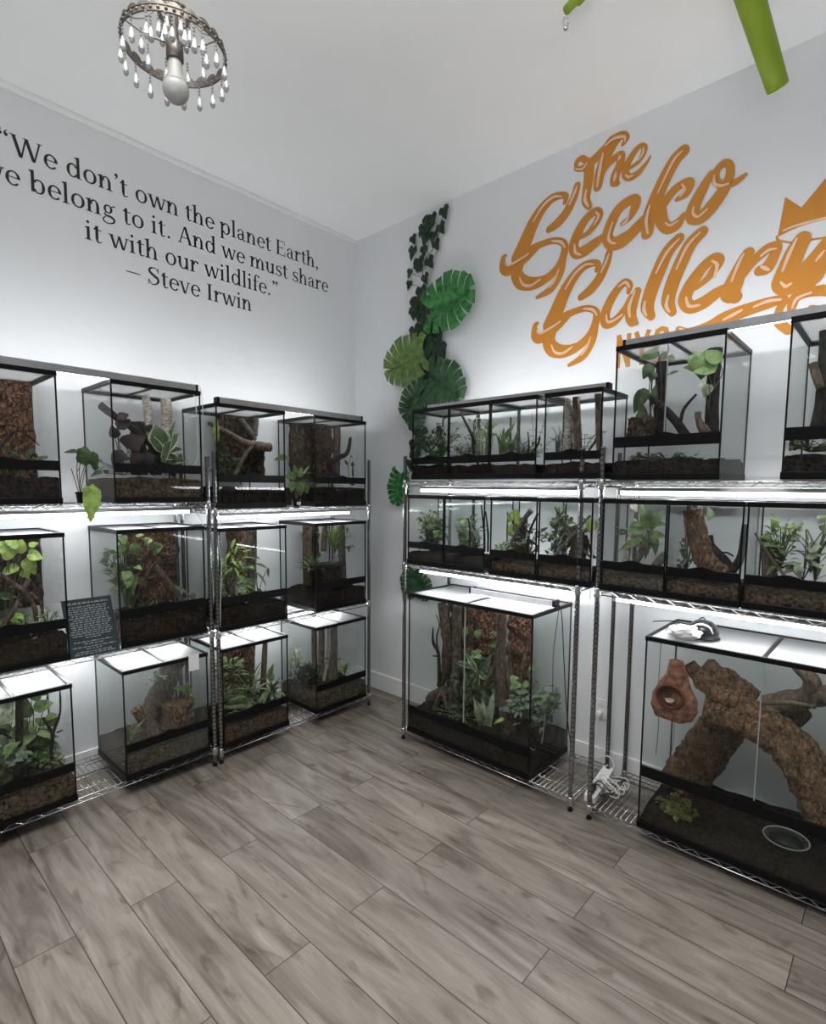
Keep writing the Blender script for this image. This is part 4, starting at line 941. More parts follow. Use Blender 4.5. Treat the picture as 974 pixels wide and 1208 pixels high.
for i, (x0, x1, y1) in enumerate([(325, 320, 160), (350, 340, 190), (395, 380, 100), (410, 400, 130)]):
    branch(t, KM, [(x0, 315), ((x0 + x1) / 2 + 6, 230), (x1, y1)], 0.3 + 0.1 * i, (5, 5, 3), 'dark', ['slim dark twig by the plant', 'second slim dark twig from the plant', 'tallest slim dark twig', 'slim dark twig by the side pane'][i])
plant(t, KM, (350, 310), 0.4, 'rosette', 0.0, 0.05, 12, 0.13, 0.018, 'grey', 'grey-green strap plant', leaves=[((370, 270), (335, 180), 26)], lshape='lance')
t = T['m2']
plant(t, KM, (470, 320), 0.75, 'bush', 0.16, 0.09, 50, 0.05, 0.025, 'grey', 'grey-green bush near the back pane', lshape='ovate')
branch(t, KM, [(560, 340), (560, 260), (570, 160)], 0.5, (34, 30, 24), 'corkd', 'dark cork stump', rough=0.2, n=12, name='wood_stump', cat='stump')
plant(t, KM, (530, 250), 0.35, 'none', 0, 0, 0, 0, 0, 'bright', 'bright yellow-green pothos leaves', leaves=[((530, 120), (550, 200), 44), ((525, 140), (497, 185), 36), ((530, 190), (505, 250), 38), ((540, 150), (528, 120), 30)])
plant(t, KM, (470, 320), 0.3, 'bush', 0.06, 0.06, 40, 0.03, 0.02, 'bright', 'low yellow-green clump')
branch(t, KM, [(425, 310), (450, 210), (480, 130)], 0.5, (4, 4, 3), 'grey', 'thin grey leaning twig')
branch(t, KM, [(495, 320), (560, 190), (610, 125)], 0.3, (6, 9, 13), 'grey', 'thick grey twig across the stump')
branch(t, KM, [(590, 330), (600, 230), (640, 140)], 0.3, (6, 6, 5), 'dark', 'forked dark twig by the side pane', forks=[([(600, 260), (640, 290)], (5, 4)), ([(600, 230), (560, 180)], (5, 3))])
plant(t, KM, (600, 330), 0.5, 'bush', 0.2, 0.07, 40, 0.05, 0.03, 'grey', 'grey-green leafy bush')
t = T['m3']
plant(t, KM, (760, 330), 0.7, 'bush', 0.26, 0.11, 90, 0.055, 0.024, 'mid', 'mid-green bush near the back pane', lshape='lance')
branch(t, KM, [(820, 350), (830, 270), (800, 200)], 0.5, (44, 36, 20), 'corkd', 'broad dark stump', rough=0.25, n=12, name='wood_stump', cat='stump')
branch(t, KM, [(700, 350), (790, 250), (880, 150)], 0.3, (6, 7, 6), 'grey', 'long grey twig sloping up')
branch(t, KM, [(720, 110), (780, 220), (880, 340)], 0.4, (6, 7, 5), 'drift', 'brown twig sloping down across it')
branch(t, KM, [(655, 330), (720, 220), (770, 90)], 0.55, (6, 6, 4), 'grey', 'tall grey twig toward the lid', forks=[([(720, 220), (710, 120)], (5, 3))])
branch(t, KM, [(860, 240), (890, 330), (905, 340)], 0.3, (7, 7, 5), 'dark', 'dark twig at the side pane')
plant(t, KM, (690, 330), 0.55, 'bush', 0.22, 0.10, 70, 0.05, 0.028, 'grey', 'grey-green shrub')
plant(t, KM, (875, 280), 0.2, 'none', 0, 0, 0, 0, 0, 'bright', 'single round green leaf', leaves=[((905, 165), (875, 230), 62), ], lshape='ovate')
t = T['m4']
branch(t, K9, [(200, 105), (195, 150)], 0.5, (15, 16), 'birch', 'pale birch piece under the lid', rough=0.06)
branch(t, K9, [(160, 365), (180, 270), (200, 180)], 0.4, (14, 11, 9), 'birch', 'pale peeling upright branch')
branch(t, K9, [(195, 370), (240, 290), (260, 240)], 0.35, (15, 12, 9), 'grey', 'grey-green sloping branch')
branch(t, K9, [(270, 385), (300, 350), (325, 320)], 0.3, (18, 18, 14), 'grey', 'stubby grey branch end')
plant(t, K9, (245, 330), 0.35, 'rosette', 0.05, 0.05, 12, 0.11, 0.030, 'mid', 'thick glossy green succulent', leaves=[((240, 230), (160, 215), 40), ((245, 220), (228, 115), 34), ((260, 220), (320, 140), 40), ((250, 190), (270, 130), 30), ((260, 240), (330, 250), 34), ((230, 260), (125, 310), 30), ((280, 240), (285, 330), 30), ((240, 200), (180, 200), 30), ((265, 200), (330, 200), 30)], lshape='lance')
plant(t, K9, (180, 260), 0.5, 'vine', 0.06, 0.05, 6, 0.06, 0.03, 'dark', 'dark creeping shoots')
t = T['m5']
branch(t, K9, [(560, 410), (490, 350), (455, 250), (435, 140)], 0.35, (34, 42, 40, 38), 'cork', 'thick flaky cork post', rough=0.2, n=16, rs=26)
branch(t, K9, [(590, 395), (560, 350), (510, 290), (500, 245)], 0.55, (30, 22, 18, 14), 'dark', 'dark forked root', forks=[([(590, 390), (630, 330), (645, 200)], (20, 15, 9))])
plant(t, K9, (480, 200), 0.5, 'none', 0, 0, 0, 0, 0, 'dark', 'broad dark leaf behind the post', leaves=[((490, 165), (523, 155), 70), ((440, 130), (450, 112), 40)], lshape='ovate')
plant(t, K9, (410, 390), 0.6, 'bush', 0.2, 0.05, 34, 0.05, 0.02, 'grey', 'slim grey-green shoots beside the post', lshape='lance')
branch(t, K9, [(520, 320), (570, 315), (600, 330)], 0.5, (4, 4, 3), 'dark', 'thin bowed twig')
t = T['m6']
plant(t, K9, (785, 390), 0.45, 'bush', 0.22, 0.05, 90, 0.045, 0.020, 'mid', 'tall cone of overlapping green leaves', lshape='ovate', leaves=[((770, 240), (755, 158), 34)])
branch(t, K9, [(672, 235), (740, 320), (815, 420)], 0.25, (4, 5, 6), 'bamboo', 'straight thin tan stick', rough=0.04)
branch(t, K9, [(745, 420), (740, 330), (735, 250)], 0.5, (26, 24, 20), 'drift', 'upright drift stump', rough=0.2, name='wood_stump', cat='stump')
plant(t, K9, (880, 430), 0.4, 'vine', 0.1, 0.08, 6, 0.06, 0.03, 'pale', 'pale leafy plant', leaves=[((895, 205), (858, 230), 40), ((900, 270), (890, 215), 10), ((970, 190), (940, 165), 44), ((960, 230), (990, 200), 44), ((900, 300), (960, 290), 50), ((890, 330), (970, 320), 40)])
plant(t, K9, (930, 430), 0.6, 'rosette', 0.1, 0.05, 14, 0.16, 0.018, 'grey', 'grey-green tall rosette', droop=0.4)
# ---- the two tall tanks on the top shelf
t = T['q1']
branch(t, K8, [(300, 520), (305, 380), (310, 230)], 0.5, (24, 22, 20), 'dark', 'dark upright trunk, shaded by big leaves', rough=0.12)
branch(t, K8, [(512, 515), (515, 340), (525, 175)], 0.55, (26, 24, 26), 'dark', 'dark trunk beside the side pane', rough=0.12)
branch(t, K8, [(490, 520), (460, 470), (457, 432)], 0.35, (22, 14, 12), 'drift', 'stubby sawn branch')
branch(t, K8, [(410, 530), (340, 440), (260, 370)], 0.4, (18, 16, 12), 'dark', 'thick leaning stem', forks=[([(385, 480), (400, 420), (450, 360)], (8, 6, 5)), ([(350, 440), (400, 520)], (9, 9))])
plant(t, K8, (280, 520), 0.4, 'none', 0, 0, 0, 0, 0, 'dark', 'big-leaved dark philodendron', leaves=[((250, 340), (150, 440), 62), ((300, 190), (215, 215), 50), ((270, 240), (232, 300), 50), ((280, 270), (262, 310), 40), ((270, 390), (285, 320), 30), ((240, 430), (215, 500), 50), ((200, 520), (185, 450), 36), ((235, 470), (220, 380), 40), ((270, 460), (180, 530), 60)], lshape='heart', stem=M_STEMD)
plant(t, K8, (520, 340), 0.4, 'none', 0, 0, 0, 0, 0, 'mid', 'broad green split leaf', leaves=[((480, 190), (470, 300), 120), ((530, 260), (395, 245), 80), ((545, 230), (480, 180), 60)], lshape='heart')
plant(t, K8, (500, 420), 0.35, 'none', 0, 0, 0, 0, 0, 'pale', 'small cream-edged leaf', me='cream', leaves=[((500, 320), (480, 375), 44), ((480, 320), (450, 325), 36)])
plant(t, K8, (330, 300), 0.5, 'none', 0, 0, 0, 0, 0, 'grey', 'thin vine reaching to the lid', leaves=[((350, 230), (350, 190), 24), ((340, 280), (380, 265), 14), ((300, 200), (345, 210), 30)], lshape='ovate', stem=M_STEMD)
slab(t, K8, (180, 455, 275, 545), 0.3, 'corkd', 'low cork piece', thick=0.06)
plant(t, K8, (330, 640), 0.25, 'bush', 0.05, 0.17, 130, 0.025, 0.010, 'dark', 'dark moss carpet', name='moss_clump', cat='moss')
t = T['q2']
branch(t, KR6, [(350, 800), (385, 600), (400, 300), (405, 90)], 0.5, (44, 40, 34, 30), 'dark', 'tall leaning dark trunk', rough=0.10, n=12)
branch(t, KR6, [(320, 375), (350, 470), (375, 540)], 0.45, (26, 26, 26), 'drift', 'short sawn side limb', rough=0.1)
plant(t, KR6, (300, 950), 0.3, 'bush', 0.09, 0.12, 110, 0.025, 0.010, 'moss', 'mossy mound', name='moss_clump', cat='moss')
plant(t, KR6, (200, 940), 0.25, 'bush', 0.04, 0.07, 50, 0.03, 0.014, 'dark', 'dark moss by the side pane', name='moss_clump', cat='moss')
# ---- big planted tank
t = T['B1']
slab(t, KB, (330, 120, 520, 560), 0.88, 'corkr', 'warm brown cork wall', rough=0.034)
slab(t, KB, (190, 115, 335, 560), 0.93, 'corkd', 'dark cork wall behind the trunks')
slab(t, KB, (575, 165, 715, 640), 0.80, 'corkr', 'reddish cork slab behind the trunk', rough=0.036)
branch(t, KB, [(200, 100), (225, 280), (235, 420), (190, 580)], 0.65, (26, 28, 24, 22), 'brown', 'gnarled trunk farthest from the rack post', rough=0.25, forks=[([(230, 300), (210, 420), (215, 540)], (16, 14, 12))])
branch(t, KB, [(290, 110), (285, 300), (285, 430), (270, 640), (260, 740)], 0.45, (28, 26, 26, 30, 34), 'brown', 'straight trunk by the door seam', rough=0.16, n=12)
branch(t, KB, [(545, 160), (540, 350), (545, 560), (575, 860)], 0.4, (26, 29, 30, 38), 'brown', 'tall forked trunk in the middle', rough=0.14, n=12, forks=[([(530, 400), (460, 560), (330, 710)], (16, 16, 14)), ([(560, 420), (600, 620), (610, 860)], (14, 16, 22))])
branch(t, KB, [(185, 560), (180, 400), (150, 330), (105, 235)], 0.5, (11, 10, 9, 3), 'dark', 'forked grey-black branch near the back', forks=[([(175, 380), (170, 300), (185, 230), (165, 170)], (7, 5, 4, 2)), ([(175, 410), (140, 405)], (6, 3))])
branch(t, KB, [(640, 640), (660, 480), (695, 360)], 0.5, (10, 9, 6), 'drift', 'thin leaning brown stick')
branch(t, KB, [(75, 670), (150, 640), (220, 600)], 0.4, (24, 30, 24), 'brown', 'fallen reddish log end', rough=0.15, n=12)
branch(t, KB, [(160, 720), (185, 640), (215, 640), (225, 720)], 0.25, (16, 14, 12, 10), 'brown', 'looped root', rough=0.2)
plant(t, KB, (420, 780), 0.4, 'none', 0, 0, 0, 0, 0, 'dark', 'cream-striped strap plant', me='cream', leaves=[((400, 520), (330, 640), 40), ((410, 515), (360, 520), 30), ((390, 480), (255, 435), 34), ((420, 510), (455, 545), 34), ((410, 530), (380, 620), 36), ((400, 500), (330, 380), 30)], lshape='lance')
plant(t, KB, (440, 800), 0.35, 'blade', 0.19, 0.10, 14, 0.1, 0.024, 'pale', 'upright pale grey-green blades', leaves=[((460, 820), (400, 660), 40), ((470, 820), (495, 610), 44), ((450, 800), (430, 640), 36)], lshape='strap')
plant(t, KB, (350, 420), 0.5, 'vine', 0.05, 0.06, 3, 0.06, 0.04, 'mid', 'climbing vine with white leaves', leaves=[((400, 260), (410, 315), 44), ((335, 240), (325, 330), 34)])
plant(t, KB, (520, 810), 0.2, 'none', 0, 0, 0, 0, 0, 'bright', 'single yellow-green leaf near the strip', leaves=[((560, 775), (490, 795), 44)], lshape='ovate')
plant(t, KB, (690, 760), 0.5, 'vine', 0.3, 0.11, 8, 0.075, 0.06, 'mid', 'round-leaved plant by the side pane', leaves=[((700, 480), (760, 470), 40), ((660, 570), (710, 575), 46), ((650, 600), (700, 620), 34), ((620, 680), (690, 640), 70), ((640, 700), (700, 700), 60)], lshape='ovate')
plant(t, KB, (480, 560), 0.75, 'vine', 0.36, 0.12, 9, 0.08, 0.055, 'dark', 'dark climbing foliage')
plant(t, KB, (460, 480), 0.6, 'none', 0, 0, 0, 0, 0, 'grey', 'broad grey-green leaf', leaves=[((430, 510), (480, 400), 44), ((470, 640), (500, 560), 50), ((520, 640), (480, 580), 40)], lshape='ovate')
plant(t, KB, (800, 800), 0.6, 'bush', 0.25, 0.08, 60, 0.07, 0.03, 'grey', 'grey-green trailing plant in the corner')
plant(t, KB, (390, 700), 0.55, 'bush', 0.34, 0.13, 110, 0.07, 0.026, 'dark', 'tall dark shrub behind the striped plant', lshape='lance', droop=0.7)
plant(t, KB, (660, 780), 0.3, 'bush', 0.16, 0.08, 60, 0.06, 0.03, 'grey', 'grey-green low shrub near the side pane', lshape='ovate')
plant(t, KB, (240, 720), 0.6, 'bush', 0.14, 0.09, 60, 0.05, 0.022, 'dark', 'dark undergrowth between the trunks')
branch(t, KB, [(400, 500), (395, 350), (385, 180)], 0.7, (13, 12, 9), 'dark', 'thin dark stem before the cork wall')
branch(t, KB, [(640, 700), (600, 520), (580, 330)], 0.55, (12, 11, 8), 'brown', 'thin brown stem beside the tall trunk')
plant(t, KB, (330, 760), 0.3, 'bush', 0.05, 0.2, 70, 0.03, 0.015, 'dark', 'dark leaf litter and moss', name='moss_clump', cat='moss')
# ---- big cork-log tank
t = T['B2']
branch(t, K10, [(420, 700, .75), (470, 620, .72), (540, 520, .66), (610, 440, .62)], 0.7, (96, 96, 92, 80), 'log', 'wide leaning cork log above the mossy clump', rough=0.12, n=22, flat=0.5, rs=24, name='cork_log', cat='log')
branch(t, K10, [(500, 400, .35), (600, 430, .38), (740, 500, .42), (860, 620, .45), (960, 820, .5)], 0.4, (70, 74, 76, 82, 92), 'log', 'long thick cork log sloping across the tank', rough=0.14, n=22, flat=0.62, rs=24, name='cork_log', cat='log')
branch(t, K10, [(440, 255, .3), (480, 310, .3), (540, 360, .32), (620, 390, .32)], 0.3, (24, 30, 34, 26), 'log', 'short bark strip over the log\'s open end', rough=0.25, n=12, rs=24, flat=0.6, name='cork_log', cat='log')
branch(t, K10, [(495, 260, .6), (580, 320, .6), (690, 385, .62)], 0.6, (34, 46, 30), 'log', 'curved bark piece behind the log', rough=0.2, n=14, flat=0.4, rs=22, name='cork_log', cat='log')
branch(t, K10, [(720, 410, .6), (790, 400, .6), (870, 380, .55), (890, 320, .5), (830, 262, .5)], 0.5, (40, 44, 34, 26, 18), 'drift', 'twisted driftwood limb under the lid', rough=0.2, n=12, forks=[([(885, 380, .55), (960, 370, .5)], (34, 40)), ([(880, 340, .5), (885, 275, .5)], (12, 9))])
branch(t, K10, [(700, 400, .3), (800, 400, .3), (905, 415, .35)], 0.3, (8, 9, 7), 'drift', 'slim stick lying on the long log')
branch(t, K10, [(760, 410, .75), (830, 440, .75), (870, 470, .75)], 0.75, (50, 50, 30), 'brown', 'dark bark chunk in the rear', rough=0.25, n=14, flat=0.6)
# moss
root_p = hit(K10[0] + 395 / K10[2], K10[1] + 800 / K10[2], 2, t.sz + 0.02); root_p = clampT(t, root_p, 0.09)
root = thing('moss_clump', root_p, lab('yellow-green leafy clump', t), 'moss'); fo = MB(); rn = random.Random(4)
for i in range(90):
    a = rn.uniform(0, 6.28); e = rn.uniform(0.0, 1.4); r_ = 0.075 * rn.uniform(.6, 1.0)
    p = root_p + V((r_ * 1.15 * math.cos(a) * math.cos(e), 0.7 * r_ * math.sin(a) * math.cos(e), r_ * math.sin(e) * 1.1))
    d = (p - root_p).normalized()
    fo.leaf(clampT(t, p), clampT(t, p + d * 0.026 + V((0, 0, -0.012))), d + V((0, 0, .6)), 0.026, 'ovate', rows=4)
fo.build('foliage', LF['moss'], root); MB().blob(root_p, 0.062, rough=0.3, seed=3, squash=(1.1, 0.7, 0.9)).build('mound', LF['moss'], root)
# water dish
c_ = hit(K10[0] + 795 / K10[2], K10[1] + 905 / K10[2], 2, t.sz + 0.035); c_ = clampT(t, c_, 0.10); c_.z = t.sz + 0.022
root = thing('water_dish', c_, lab('round clear glass dish with water', t), 'dish')
MB().lathe([(0.050, 0.0), (0.078, 0.022), (0.084, 0.026), (0.080, 0.028), (0.070, 0.022), (0.046, 0.006), (0.0005, 0.006)], c_, n=36).build('bowl', glass('dish_glass', (0.90, 0.93, 0.91), 0.05, 2.2), root)
MB().tube([c_ + V((0.083 * math.cos(k * .1745), 0.083 * math.sin(k * .1745), 0.027)) for k in range(37)], 0.0028, 8).build('rim', mat('bright_glass_rim', (0.42, 0.46, 0.43), 0.12, var=0.05, spec=0.8), root)
MB().lathe([(0.064, 0.017), (0.0005, 0.0172)], c_, n=36).build('water', mat('dark_water', (0.02, 0.03, 0.02), 0.05, var=0.1), root)
# hanging hide
h0 = t_at(t, K10, (388, 360), 0.16)
sc = px2m(h0) / K10[2]
root = thing('hanging_hide', h0, lab('terracotta-coloured hanging rock pod with round opening', t), 'hide')
prof = [(0, -125), (20, -118), (34, -70), (52, -30), (76, 20), (80, 55), (70, 95), (30, 102), (0, 104)]
mb = MB(); n_ = 22; vs = []
ax_z = V((0, 0, 1)); ry = V((0, 1, 0)); rx = V((1, 0, 0))
for (r_, dz) in prof:
    for j in range(n_):
        a = 2 * math.pi * j / n_
        d = rx * math.cos(a) + ry * math.sin(a) * 0.62
        p = h0 + d * (r_ * sc) + ax_z * (-dz * sc)
        k = 0.022 * noise.noise(p * 16) + 0.014 * noise.noise(p * 38)
        vs.append(p + d * k * (r_ > 0))
fs = []
for i in range(len(prof) - 1):
    for j in range(n_): fs.append((i * n_ + j, i * n_ + (j + 1) % n_, (i + 1) * n_ + (j + 1) % n_, (i + 1) * n_ + j))
mb.add(vs, fs, 0, False)
M_CLAY = mat('terracotta_rock', (0.11, 0.038, 0.022), 0.85, var=0.35, scale=34, bump=1.0, bscale=50, col2=(0.36, 0.165, 0.095), detail=7)
mb.build('pod', M_CLAY, root)
fd = (V((CAM.x, CAM.y, 0)) - V((h0.x, h0.y, 0))).normalized(); fd = V((fd.x * .35, -1, 0)).normalized()
oc = h0 + fd * (58 * sc) + V((-0.004, 0, 0.0))
mb = MB(); rr = 40 * sc; sdv = fd.cross(V((0, 0, 1))).normalized()
ring = []
for (k, dpt) in ((1.25, 0.0), (1.12, -0.010), (0.98, -0.004), (0.90, 0.018), (0.4, 0.022), (0.01, 0.022)):
    for j in range(24):
        a = 2 * math.pi * j / 24
        ring.append(oc + sdv * (rr * k * math.cos(a)) + V((0, 0, rr * k * 0.92 * math.sin(a))) - fd * dpt)
fs = [(i * 24 + j, i * 24 + (j + 1) % 24, (i + 1) * 24 + (j + 1) % 24, (i + 1) * 24 + j) for i in range(5) for j in range(24)]
mb.add(ring, fs, 0, True); mb.build('opening', mat('dark_terracotta', (0.10, 0.035, 0.02), 0.85, var=0.3, scale=20), root)
cu = oc + fd * 0.002 + V((0, 0, -rr * 0.55))
MB().lathe([(0.014, 0), (0.020, 0.014), (0.018, 0.014), (0.012, 0.002), (0.0004, 0.002)], cu, n=16).build('feeding_cup', mat('clear_plastic2', (0.55, 0.42, 0.36), 0.2, var=0.05), root)
for dx, bot in ((-62, 270), (-6, 235)):
    x = h0.x + dx * sc; top = t.z0 + t.ht - 0.012
    MB().tube(spline([(x, h0.y + 0.03, top), (x - 0.002, h0.y + 0.03, h0.z), (x + 0.006, h0.y + 0.032, h0.z - 150 * sc), (x, h0.y + 0.035, h0.z - bot * sc)], 6), 0.0016, 5).build('cord', M_CORD_B, root)
# ------------------------------------------------------------------ the quote on the left wall (serif letters drawn as flat vinyl pieces)
class Glyphs:
    ST = 0.104; HR = 0.050; XH = 0.485; CAPH = 0.70; ASC = 0.755
    def __init__(s, mb, place): s.mb = mb; s.place = place
    def poly(s, pts):
        s.k = getattr(s, 'k', 0) + 1; o_ = (s.k % 9) * 0.00005
        s.mb.add([V(s.place(x + s.ox, y)) + V((o_, 0, 0)) for x, y in pts], [tuple(range(len(pts)))])
    def rect(s, x0, y0, x1, y1): s.poly([(x0, y0), (x1, y0), (x1, y1), (x0, y1)])
    def stem(s, x, y0, y1, w=None, foot=True, top=False, flag=True):
        w = w or s.ST
        s.rect(x - w / 2, y0, x + w / 2, y1)
        if foot: s.serif(x, y0, w)
        if top: s.serif(x, y1 - 0.03, w)
        if flag and not top: s.poly([(x - w / 2 - 0.065, y1 - 0.045), (x - w / 2, y1 - 0.075), (x + w / 2, y1 + 0.0), (x + w / 2, y1 + 0.02), (x - w / 2 - 0.065, y1 - 0.020)])
    def serif(s, x, y, w, e=0.062):
        s.rect(x - w / 2 - e, y, x + w / 2 + e, y + 0.030)
        s.poly([(x - w / 2 - e * .6, y + 0.03), (x - w / 2, y + 0.03), (x - w / 2, y + 0.055)]); s.poly([(x + w / 2 + e * .6, y + 0.03), (x + w / 2, y + 0.055), (x + w / 2, y + 0.03)])
    def arc(s, cx, cy, rx, ry, a0, a1, ws=None, wt=None, n=22, tilt=0.0):
        ws = ws or s.ST; wt = wt or s.HR; o = []; i_ = []
        for k in range(n + 1):
            a = math.radians(a0 + (a1 - a0) * k / n); t = abs(math.cos(a - tilt)) ** 1.4
            w_ = wt + (ws - wt) * t
            o.append((cx + rx * math.cos(a), cy + ry * math.sin(a))); i_.append((cx + (rx - w_) * math.cos(a), cy + (ry - (wt + (w_ - wt) * 0.25)) * math.sin(a)))
        for k in range(n): s.poly([o[k], o[k + 1], i_[k + 1], i_[k]] if a1 > a0 else [o[k], i_[k], i_[k + 1], o[k + 1]])
    def stroke(s, pts, ws):
        sp = spline([(x, y, 0) for x, y in pts], 8); w_ = lerpr(ws, len(sp)); L_ = []; R_ = []
        for k, p in enumerate(sp):
            d = (sp[min(k + 1, len(sp) - 1)] - sp[max(k - 1, 0)]).normalized(); n = V((-d.y, d.x, 0)) * (w_[k] / 2)
            L_.append(p + n); R_.append(p - n)
        for k in range(len(sp) - 1): s.poly([(R_[k].x, R_[k].y), (R_[k + 1].x, R_[k + 1].y), (L_[k + 1].x, L_[k + 1].y), (L_[k].x, L_[k].y)])
    def dot(s, x, y, r): s.poly([(x + r * math.cos(6.2832 * k / 14), y + r * math.sin(6.2832 * k / 14)) for k in range(14)])
    def bar(s, x0, y0, x1, y1, w_):   # slanted limb cut level at top and bottom
        s.poly([(x0 - w_ / 2, y0), (x0 + w_ / 2, y0), (x1 + w_ / 2, y1), (x1 - w_ / 2, y1)])
    def comma(s, x, y, up=1):
        s.dot(x, y, 0.064); s.stroke([(x + 0.035, y + 0.0), (x + 0.04, y - 0.07), (x - 0.035, y - 0.16)], [0.06, 0.05, 0.02])
    def quo(s, x, y, flip):
        if flip: s.dot(x, y, 0.06); s.stroke([(x - 0.034, y), (x - 0.034, y + 0.07), (x + 0.035, y + 0.15)], [0.06, 0.05, 0.02])
        else: s.dot(x, y + .1, 0.06); s.stroke([(x + 0.034, y + .1), (x + 0.034, y + 0.03), (x - 0.035, y - 0.05)], [0.06, 0.05, 0.02])
    def glyph(s, c):
        S_, Hh, X = s.ST, s.HR, s.XH
        if c == ' ': return 0.25
        if c == 'o': s.arc(.27, X / 2, .235, .255, 0, 360); return .54
        if c == 'n' or c == 'h':
            s.stem(.125, 0, X if c == 'n' else s.ASC); s.arc(.30, X - .20, .172, .21, 175, 0); s.stem(.428, 0, X - .19, flag=False); return .575
        if c == 'm':
            s.stem(.125, 0, X)
            for k in (0, 1): s.arc(.295 + k * .295, X - .20, .170, .21, 175, 0); s.stem(.421 + k * .295, 0, X - .19, flag=False)
            return .87
        if c == 'u':
            s.stem(.125, .18, X, foot=False); s.arc(.275, .19, .193, .20, 180, 345); s.stem(.44, 0, X, foot=False); s.rect(.44, 0, .545, .03); return .57
        if c == 'i': s.stem(.14, 0, X); s.dot(.135, .665, .056); return .29
        if c == 'l': s.stem(.14, 0, s.ASC); return .285
        if c == 'r':
            s.stem(.125, 0, X); s.arc(.30, X - .19, .165, .20, 170, 50); s.dot(.36, X - .055, .05); return .415
        if c == 't':
            s.stem(.155, .11, .60, foot=False, flag=False); s.poly([(.02, X - .035), (.111, X - .035), (.199, .62), (.16, .62)]); s.rect(.05, X - .035, .325, X)
            s.stroke([(.155, .13), (.175, .03), (.25, .01), (.33, .06)], [.085, .07, .045, .02]); return .345
        if c == 'f':
            s.stem(.15, 0, .60, flag=False); s.rect(.03, X - .035, .33, X); s.stroke([(.15, .58), (.18, .71), (.27, .745), (.35, .70)], [.088, .07, .04, .05]); s.dot(.345, .69, .05); return .325
        if c == 'e':
            s.arc(.26, X / 2, .225, .255, 0, 320); s.rect(.08, X / 2 + .01, .47, X / 2 + .045); return .485
        if c == 'a':
            s.stroke([(.09, .37), (.16, .455), (.26, .465), (.335, .39), (.335, .25)], [.05, .045, .04, .07, .088]); s.dot(.10, .37, .047); s.stem(.335, .1, .34, foot=False, flag=False)
            s.stroke([(.335, .14), (.36, .03), (.43, .01), (.49, .05)], [.085, .07, .04, .02]); s.stroke([(.335, .29), (.2, .26), (.10, .19), (.10, .08), (.18, .02), (.30, .06), (.345, .12)], [.03, .04, .075, .085, .05, .04, .03]); return .505
        if c in 'dbp':
            if c == 'd': s.arc(.245, X / 2, .205, .255, 30, 330); s.stem(.435, 0, s.ASC, foot=False); s.rect(.435, 0, .55, .03); return .575
            if c == 'b': s.stem(.125, 0.02, s.ASC, foot=False); s.arc(.31, X / 2, .205, .255, -150, 150); return .56
            s.stem(.125, -.225, X); s.arc(.32, X / 2, .205, .255, -150, 150); return .575
        if c == 'g':
            s.arc(.235, .325, .165, .165, 0, 360, S_ * .85, Hh); s.stroke([(.36, .43), (.42, .475), (.5, .475)], [.03, .045, .06])
            s.stroke([(.15, .19), (.10, .12), (.15, .07), (.33, .055), (.45, -.02), (.42, -.14), (.24, -.215), (.07, -.17), (.05, -.07), (.15, .02)], [.03, .045, .075, .085, .085, .06, .04, .06, .05, .03]); return .515
        if c == 's':
            s.stroke([(.365, .36), (.32, .445), (.21, .465), (.10, .40), (.13, .29), (.30, .205), (.36, .11), (.27, .025), (.14, .02), (.065, .12)], [.03, .035, .04, .07, .09, .095, .075, .045, .04, .035]); s.rect(.345, .34, .375, .47); s.rect(.05, 0, .08, .14); return .43
        if c == 'S':
            s.stroke([(.46, .53), (.41, .655), (.28, .69), (.13, .63), (.11, .51), (.26, .39), (.43, .29), (.46, .16), (.34, .03), (.18, .02), (.08, .17)], [.03, .035, .04, .08, .10, .11, .105, .09, .045, .04, .03]); s.rect(.445, .50, .48, .70); s.rect(.05, -.01, .085, .20); return .56
        if c in 'wvW':
            h_ = X if c != 'W' else s.CAPH; w1, w2 = (S_, Hh) if c != 'W' else (S_ * 1.1, Hh * 1.1)
            q = {'v': [.08, .25, .43], 'w': [.08, .235, .38, .535, .69], 'W': [.09, .30, .48, .70, .90]}[c]
            s.bar(q[1], -.01, q[0], h_, w1); s.bar(q[1] + .015, -.01, q[2], h_, w2)
            if c != 'v': s.bar(q[3], -.01, q[2] - (.0), h_, w1); s.bar(q[3] + .015, -.01, q[4], h_, w2)
            s.rect(q[0] - .10, h_ - .03, q[0] + .10, h_); s.rect(q[-1] - .09, h_ - .03, q[-1] + .075, h_)
            if c == 'W': s.rect(q[2] - .09, h_ - .03, q[2] + .08, h_)
            return {'v': .50, 'w': .75, 'W': .98}[c]
        if c == 'A':
            s.bar(.09, 0, .325, .715, Hh * 1.1); s.bar(.575, 0, .335, .715, S_ * 1.1); s.rect(.17, .23, .49, .265); s.rect(.0, 0, .2, .03); s.rect(.46, 0, .68, .03); return .67
        if c == 'E':
            s.stem(.16, 0, s.CAPH, S_ * 1.1, foot=False, flag=False); s.rect(.04, 0, .57, .035); s.rect(.04, s.CAPH - .035, .55, s.CAPH); s.rect(.16, .345, .43, .38)
            s.rect(.525, s.CAPH - .17, .555, s.CAPH); s.rect(.55, 0, .585, .19); s.rect(.41, .29, .44, .44); return .65
        if c == 'I': s.stem(.195, 0, s.CAPH, S_ * 1.1, top=True); return .39
        if c == '.': s.dot(.125, .045, .055); return .27
        if c == ',': s.comma(.13, .055); return .27
        if c == '\u2013': s.rect(.04, .235, .60, .275); return .64
        if c == '\u2019': s.quo(.12, .60, False); return .225
        if c == '\u201c': s.quo(.12, .60, True); s.quo(.29, .60, True); return .41
        if c == '\u201d': s.quo(.12, .60, False); s.quo(.29, .60, False); return .41
        return .3
    def line(s, txt):
        x = 0.0
        for c in txt: s.ox = x; x += s.glyph(c) + 0.0
        return x
